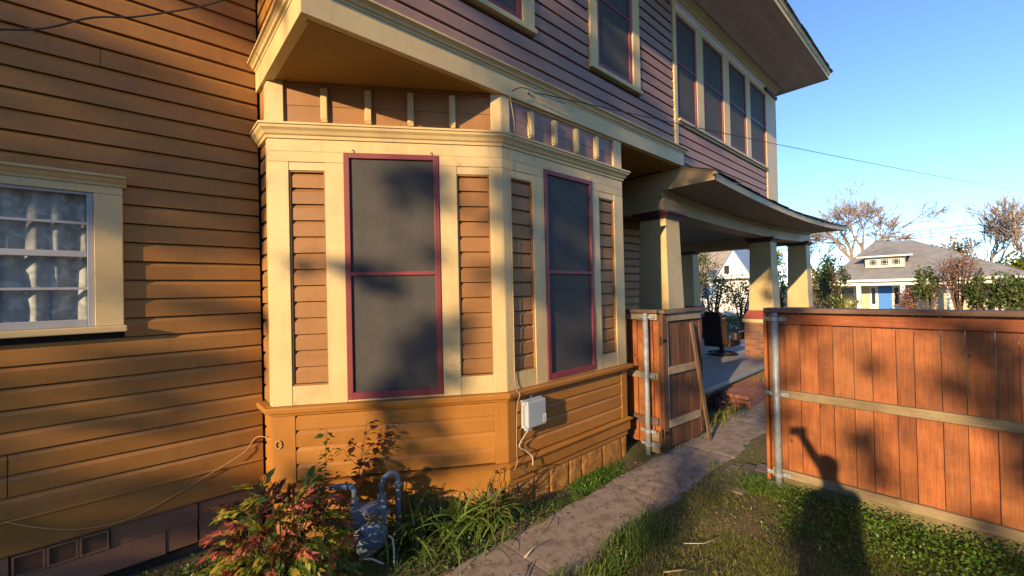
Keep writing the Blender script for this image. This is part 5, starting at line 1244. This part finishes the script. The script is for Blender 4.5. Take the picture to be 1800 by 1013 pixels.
# ================================================================== TREES BEHIND THE VIEWPOINT (they throw the dappled light) AND ADDED SKY BLOCKERS
UH = Vector((-math.sin(AZ), math.cos(AZ), 0)); VH = Vector((math.sin(ELEV) * math.cos(AZ), math.sin(ELEV) * math.sin(AZ), math.cos(ELEV)))
def sp(u, v, t): return UH * u + VH * v - SUN * t
random.seed(31)
def shade_tree(label, base_u, t, clumps, leafn, L):
    trunk_top = sp(base_u, -1.2, t); bx, by = trunk_top.x, trunk_top.y
    T = empty('shade_tree', (bx, by, 0), label, 'tree', 'trees behind the viewpoint')
    m = MB(); m.tube([(bx, by, -.3), (bx, by, 1.2), tuple(trunk_top)], [.26, .20, .16], 10); m.build('trunk', M['bark'], T, True)
    m = MB(); Ps = []; done = []
    for (u, v, r_) in sorted(clumps, key=lambda c: abs(c[0] - base_u)):
        c = sp(u, v, t + random.uniform(-1.2, 1.2))
        if done:
            q = min(done, key=lambda e: (e - c).length_squared); m.tube([q, c], [.009, .006], 4)
        else: m.tube([trunk_top, trunk_top.lerp(c, .5) + Vector((0, 0, .3)), c], [.12, .07, .02], 6)
        done.append(c)
        n = int(leafn * (r_ / .1) ** 2); d = rdir(n); Ps.append(np.array(c) + d * r_ * RNG.uniform(0, 1, (n, 1)) ** .4)
    m.build('limbs', M['bark'], T)
    P = np.concatenate(Ps); n = len(P); V, F = leaf_arrays(P, rdir(n), rdir(n), RNG.uniform(.6, 1.3, n) * L, RNG.uniform(.4, .7, n) * L); obj('crown', np_mesh('crown', V, F, LM['tree']), T)
    return T
def clumps_for(region, n, rr, cov):
    out = []
    u0, u1, v0, v1 = region
    for i in range(n * 6):
        if len(out) >= n: break
        u, v = random.uniform(u0, u1), random.uniform(v0, v1)
        if random.random() < cov(u, v): out.append((u, v, random.uniform(*rr)))
    return out
nb = empty('sky_blocker_house', (-4, -12, 0), 'brown unseen house added behind the viewpoint to block sky light', 'house')  # unseen house added to cut the sky fill on the walls
MB().box(-14, 3.2, -17, -7.6, -.3, 4.0).build('wall', M['mauve'], nb)
r = MB(); r.add([(-14.6, -17.6, 4.0), (3.8, -17.6, 4.0), (3.8, -7.0, 4.0), (-14.6, -7.0, 4.0), (-10, -12.3, 6.4), (-1, -12.3, 6.4)], [(0, 1, 5, 4), (1, 2, 5), (2, 3, 4, 5), (3, 0, 4), (3, 2, 1, 0)]); r.build('roof', M['shingle'], nb)
for i in range(4):
    f = MB().box(-12 + i * 4, -11 + i * 4, -7.6, -7.55, 1.2, 2.9).build('window', M['farwhite'], nb); MB().box(-11.9 + i * 4, -11.1 + i * 4, -7.549, -7.54, 1.3, 2.8).build('pane', M['farglass'], f)

# unseen crowns behind the viewpoint, shaped to cast the dappled shade: dense (1) or open (0), across and up the line of the sun
SHADE = [(2.5,3.35,1),(2.5,2.93,1),(2.54,1.93,1),(2.71,3.28,1),(2.53,3.45,1),(2.68,3.13,1),(2.57,3.26,1),(2.85,2.48,1),(2.5,2.11,1),(2.73,1.8,1),(2.57,1.85,1),
    (2.89,1.63,1),(2.61,1.46,1),(2.56,1.31,1),(2.71,1.22,1),(2.48,1.21,1),(2.23,1.99,1),(2.3,2.16,1),(3.17,2.49,1),(2.24,2.72,1),(2.53,2.56,1),
    (2.87,3.33,1),(3.06,3.18,1),(2.81,2.98,0),(2.68,2.98,0),(2.85,2.22,0),(2.76,2.28,0),(2.63,2.36,0),(2.87,3.15,0),(2.89,2.03,0),(3.3,3.24,0),
    (3.33,2.8,0),(3.34,2.37,0),(3.33,1.94,0),(3.35,1.55,0),(3.18,3.32,0),(3.03,3.32,0),(3.03,2.88,0),(3.04,2.18,0),(2.88,2.97,0),(2.83,2.8,0),
    (3.19,2.14,0),(3.18,1.8,0),(3.02,1.83,0),(2.89,2.21,0),(2.39,2.59,0),(2.39,3.06,0),(2.24,2.45,0),(2.09,2.39,0),(2.9,1.41,0),(3.14,1.37,0),
    (3.02,1.17,0),(2.21,1.44,0),(3.23,3.78,0),(2.13,4.06,0),(2.1,1.92,0),(2.44,1.95,0),(2.86,2.04,0),(3.35,3.65,0),(2.87,3.57,0),(2.34,3.71,0),
    (3.21,3.49,0),(3.95,3.59,1),(3.92,3.47,1),(3.95,3.38,1),(3.87,3.29,1),(3.8,3.25,1),(3.74,3.17,1),(3.68,3.13,1),(3.93,3.01,1),(3.87,2.95,1),
    (3.8,2.84,1),(3.72,2.76,1),(3.95,3.7,1),(3.84,2.66,1),(3.87,3.6,1),(3.78,3.57,1),(3.84,1.56,1),(3.78,1.55,1),(3.89,1.47,1),(3.92,1.2,1),(3.84,1.33,1),
    (3.96,1.4,1),(3.94,0.54,1),(3.87,0.65,1),(3.97,0.49,1),(3.81,0.7,1),(3.98,1.02,1),(3.72,2.06,1),(3.76,2.36,1),(3.93,0.92,1),(3.98,3.24,1),
    (3.96,2.97,1),(3.89,3.01,1),(3.87,3.95,0),(3.81,3.99,0),(3.76,3.97,0),(3.7,3.91,0),(3.68,3.72,0),(3.98,3.07,0),(3.96,3.06,0),(3.7,3.01,0),
    (3.8,2.43,0),(3.83,2.31,0),(3.82,2.09,0),(3.69,2.35,0),(3.69,2,0),(3.96,1.57,0),(3.9,1.62,0),(3.71,1.46,0),(3.68,1.69,0),(3.76,1.36,0),(3.69,1.2,0),
    (3.87,1.02,0),(3.96,1.16,0),(3.69,0.89,0),(3.74,0.98,0),(3.8,0.94,0),(3.69,3.52,0),(2,3.53,1),(1.99,3.25,1),(1.85,3.78,1),(1.86,3.34,1),(1.86,2.68,1),
    (1.85,2.36,1),(1.71,3.67,1),(1.7,3.32,1),(1.96,4.2,1),(1.85,4.34,1),(1.74,4.4,1),(1.92,5.03,1),(2.02,4.95,1),(1.65,5.9,1),(1.84,5.14,1),(1.46,5.32,1),
    (1.14,5.93,1),(1.52,5.46,1),(1.21,7.15,1),(0.98,7.45,1),(0.69,7.73,1),(2,1.76,1),(1.75,1.5,1),(2,1.27,1),(1.44,6.79,1),(1.09,6.38,1),(1.71,2.95,1),
    (1.47,6.55,0),(1.41,6.52,0),(1.36,6.44,0),(1.45,6.2,0),(1.4,5.96,0),(1.2,6.29,0),(1.16,6.31,0),(0.94,6.65,0),(0.92,6.24,0),(0.71,6.69,0),
    (0.53,6.73,0),(0.84,5.93,0),(0.5,6.58,0),(0.43,6.5,0),(0.37,7.4,0),(2.01,2.44,0),(2,2.15,0),(1.69,2.61,0),(1.79,1.84,0),(1.85,1.71,0),(2,0.98,0),
    (1.93,1.07,0),(1.87,1.86,0),(1.97,1.37,0),(2.06,2.39,0),(1.77,1.9,0),(-0.62,2.72,1),(-0.63,2.42,1),(-0.58,2.28,1),(-1,2.59,1),(-0.97,2.39,1),
    (-1.1,2.44,1),(-0.88,2.22,1),(-1.2,2.26,1),(-1.12,2.13,1),(-0.5,1.74,1),(-0.51,1.57,1),(-1.11,1.87,1),(-1.09,1.98,1),(0.14,2.79,1),(-0.07,2.78,1),
    (-0.59,2.72,1),(-0.86,2.71,1),(0.12,1.97,1),(-0.06,2.34,1),(-1.18,1.73,1),(-0.99,2.2,1),(-0.41,2.31,1),(0.02,2.53,0),(-0.19,2.58,0),(-0.23,2.44,0),
    (-0.34,2.59,0),(-0.37,2.4,0),(-0.52,2.5,0),(-0.74,2.55,0),(-0.8,2.38,0),(-0.09,1.9,0),(-0.29,2.12,0),(-0.25,1.83,0),(-0.4,2.04,0),(-0.66,1.9,0),
    (-0.82,1.89,0),(-0.84,1.77,0),(-0.75,1.67,0),(-0.98,1.84,0),(-0.7,2.12,0),(-0.31,1.48,0),(-1.13,1.61,0),(-0.42,1.28,0),(-0.14,2.15,0),(1.07,1.1,1),
    (1.51,1.15,1),(1.1,1.26,1),(0.05,1,1),(-0.11,0.96,1),(-0.76,1.1,1),(-1,1.1,1),(-0.57,1.02,1),(0.78,1.12,1),(0.91,0.85,1),(2.63,0.5,1),(2.7,0.61,1),
    (2.13,0.73,1),(2.42,0.54,1),(0.65,1.82,1),(1.51,0.76,0),(1.41,0.91,0),(1.27,1,0),(1.5,0.81,0),(1.59,0.66,0),(1.25,0.81,0),(1.28,1.1,0),(-0.56,1.22,0),
    (-0.68,1.19,0),(-0.44,1.17,0),(-0.34,1.21,0),(-0.78,1.16,0),(-0.65,1.27,0),(1.69,0.78,0),(1.61,0.91,0),(1.27,0.88,0),(1.25,0.74,0),(0.6,0.97,0),
    (0.39,0.94,0),(0.64,0.85,0),(1.55,0.69,0),(1.76,0.68,0),(0.51,1.04,0),(0.34,1.01,0),(0.53,0.91,0),(0.28,0.91,0),(0.82,1.58,0),(0.84,1.4,0),
    (0.62,1.55,0),(1.38,1.05,0),(0.33,1.13,0),(2.26,0.66,0),(2.01,0.65,0),(2.57,0.71,0),(2.4,0.74,0),(2.17,0.72,0),(2.41,0.63,0),(2.83,0.67,0),
    (3.42,0.46,0),(3.3,0.38,0),(2.95,0.43,0),(3.26,0.51,0),(1.1,4.96,1),(1.3,4.98,1),(1.73,4.89,1),(0.99,4.97,1),(2.11,4.86,1),(1.93,4.31,1),(1.9,3.8,1),
    (1.95,3.47,1),(1.66,4.26,0),(1.63,3.77,0),(1.66,3.45,0),(0.73,5.61,1),(0.69,5.23,1),(0.63,5.41,1),(0.87,5,1),(0.59,4.6,1),(0.53,4.96,1),(0.75,4.86,0),
    (0.7,4.67,0),]
SH = np.array(SHADE)
def cov(u, v):
    w_ = np.exp(-((SH[:, 0] - u) ** 2 + (SH[:, 1] - v) ** 2) / (2 * SIG ** 2)); base = .45 + .25 * math.sin(2.9 * u + 1.7 * v + .6) * math.sin(4.3 * v - 2.2 * u + 2.1)
    if v > 7.3 or u > 4.3 or u < -1.6: base += .25
    return (float((w_ * SH[:, 2]).sum()) + .25 * base) / (float(w_.sum()) + .25)
SIG = .11; CS = []; du = .15
for i in range(int(7.6 / du)):
    for j in range(int(9.4 / du)):
        u, v = -2.6 + i * du + random.uniform(-.05, .05), -.6 + j * du + random.uniform(-.05, .05)
        c = cov(u, v)
        th, g = (.29, 3.5) if u > 3.45 else ((.47, 2.3) if u < .35 else (.46, 2.4))
        if random.random() < (c - th) * g: CS.append((u, v, random.uniform(.075, .125)))
for k, (bu, t, lab) in enumerate(((-2.9, 15, 'leafy tree behind the viewpoint shading the fence and lawn'), (5.4, 16.5, 'leafy tree behind the viewpoint shading the bay front'), (4.9, 13.5, 'leafy tree behind the viewpoint shading the side wall'))):
    lo_, hi_ = ((-9, .6), (.6, 2.7), (2.7, 9))[k]
    shade_tree(lab, bu, t, [c for c in CS if lo_ <= c[0] < hi_], 52, .09)
for lab, bu, t, (u0, u1), (v0, v1) in (('dense unseen evergreen added at the end of the side wall to block sky light', 6.2, 17, (4.7, 8.5), (-1, 7)), ('dense unseen evergreen added beyond the lawn to block sky light', -4.4, 19, (-6.5, -2.7), (-1, 7))):  # out-of-view crowns added to block the bright sky around the sun
    shade_tree(lab, bu, t, [(random.uniform(u0, u1), random.uniform(v0, v1), random.uniform(.35, .6)) for _ in range(90)], 7, .24)
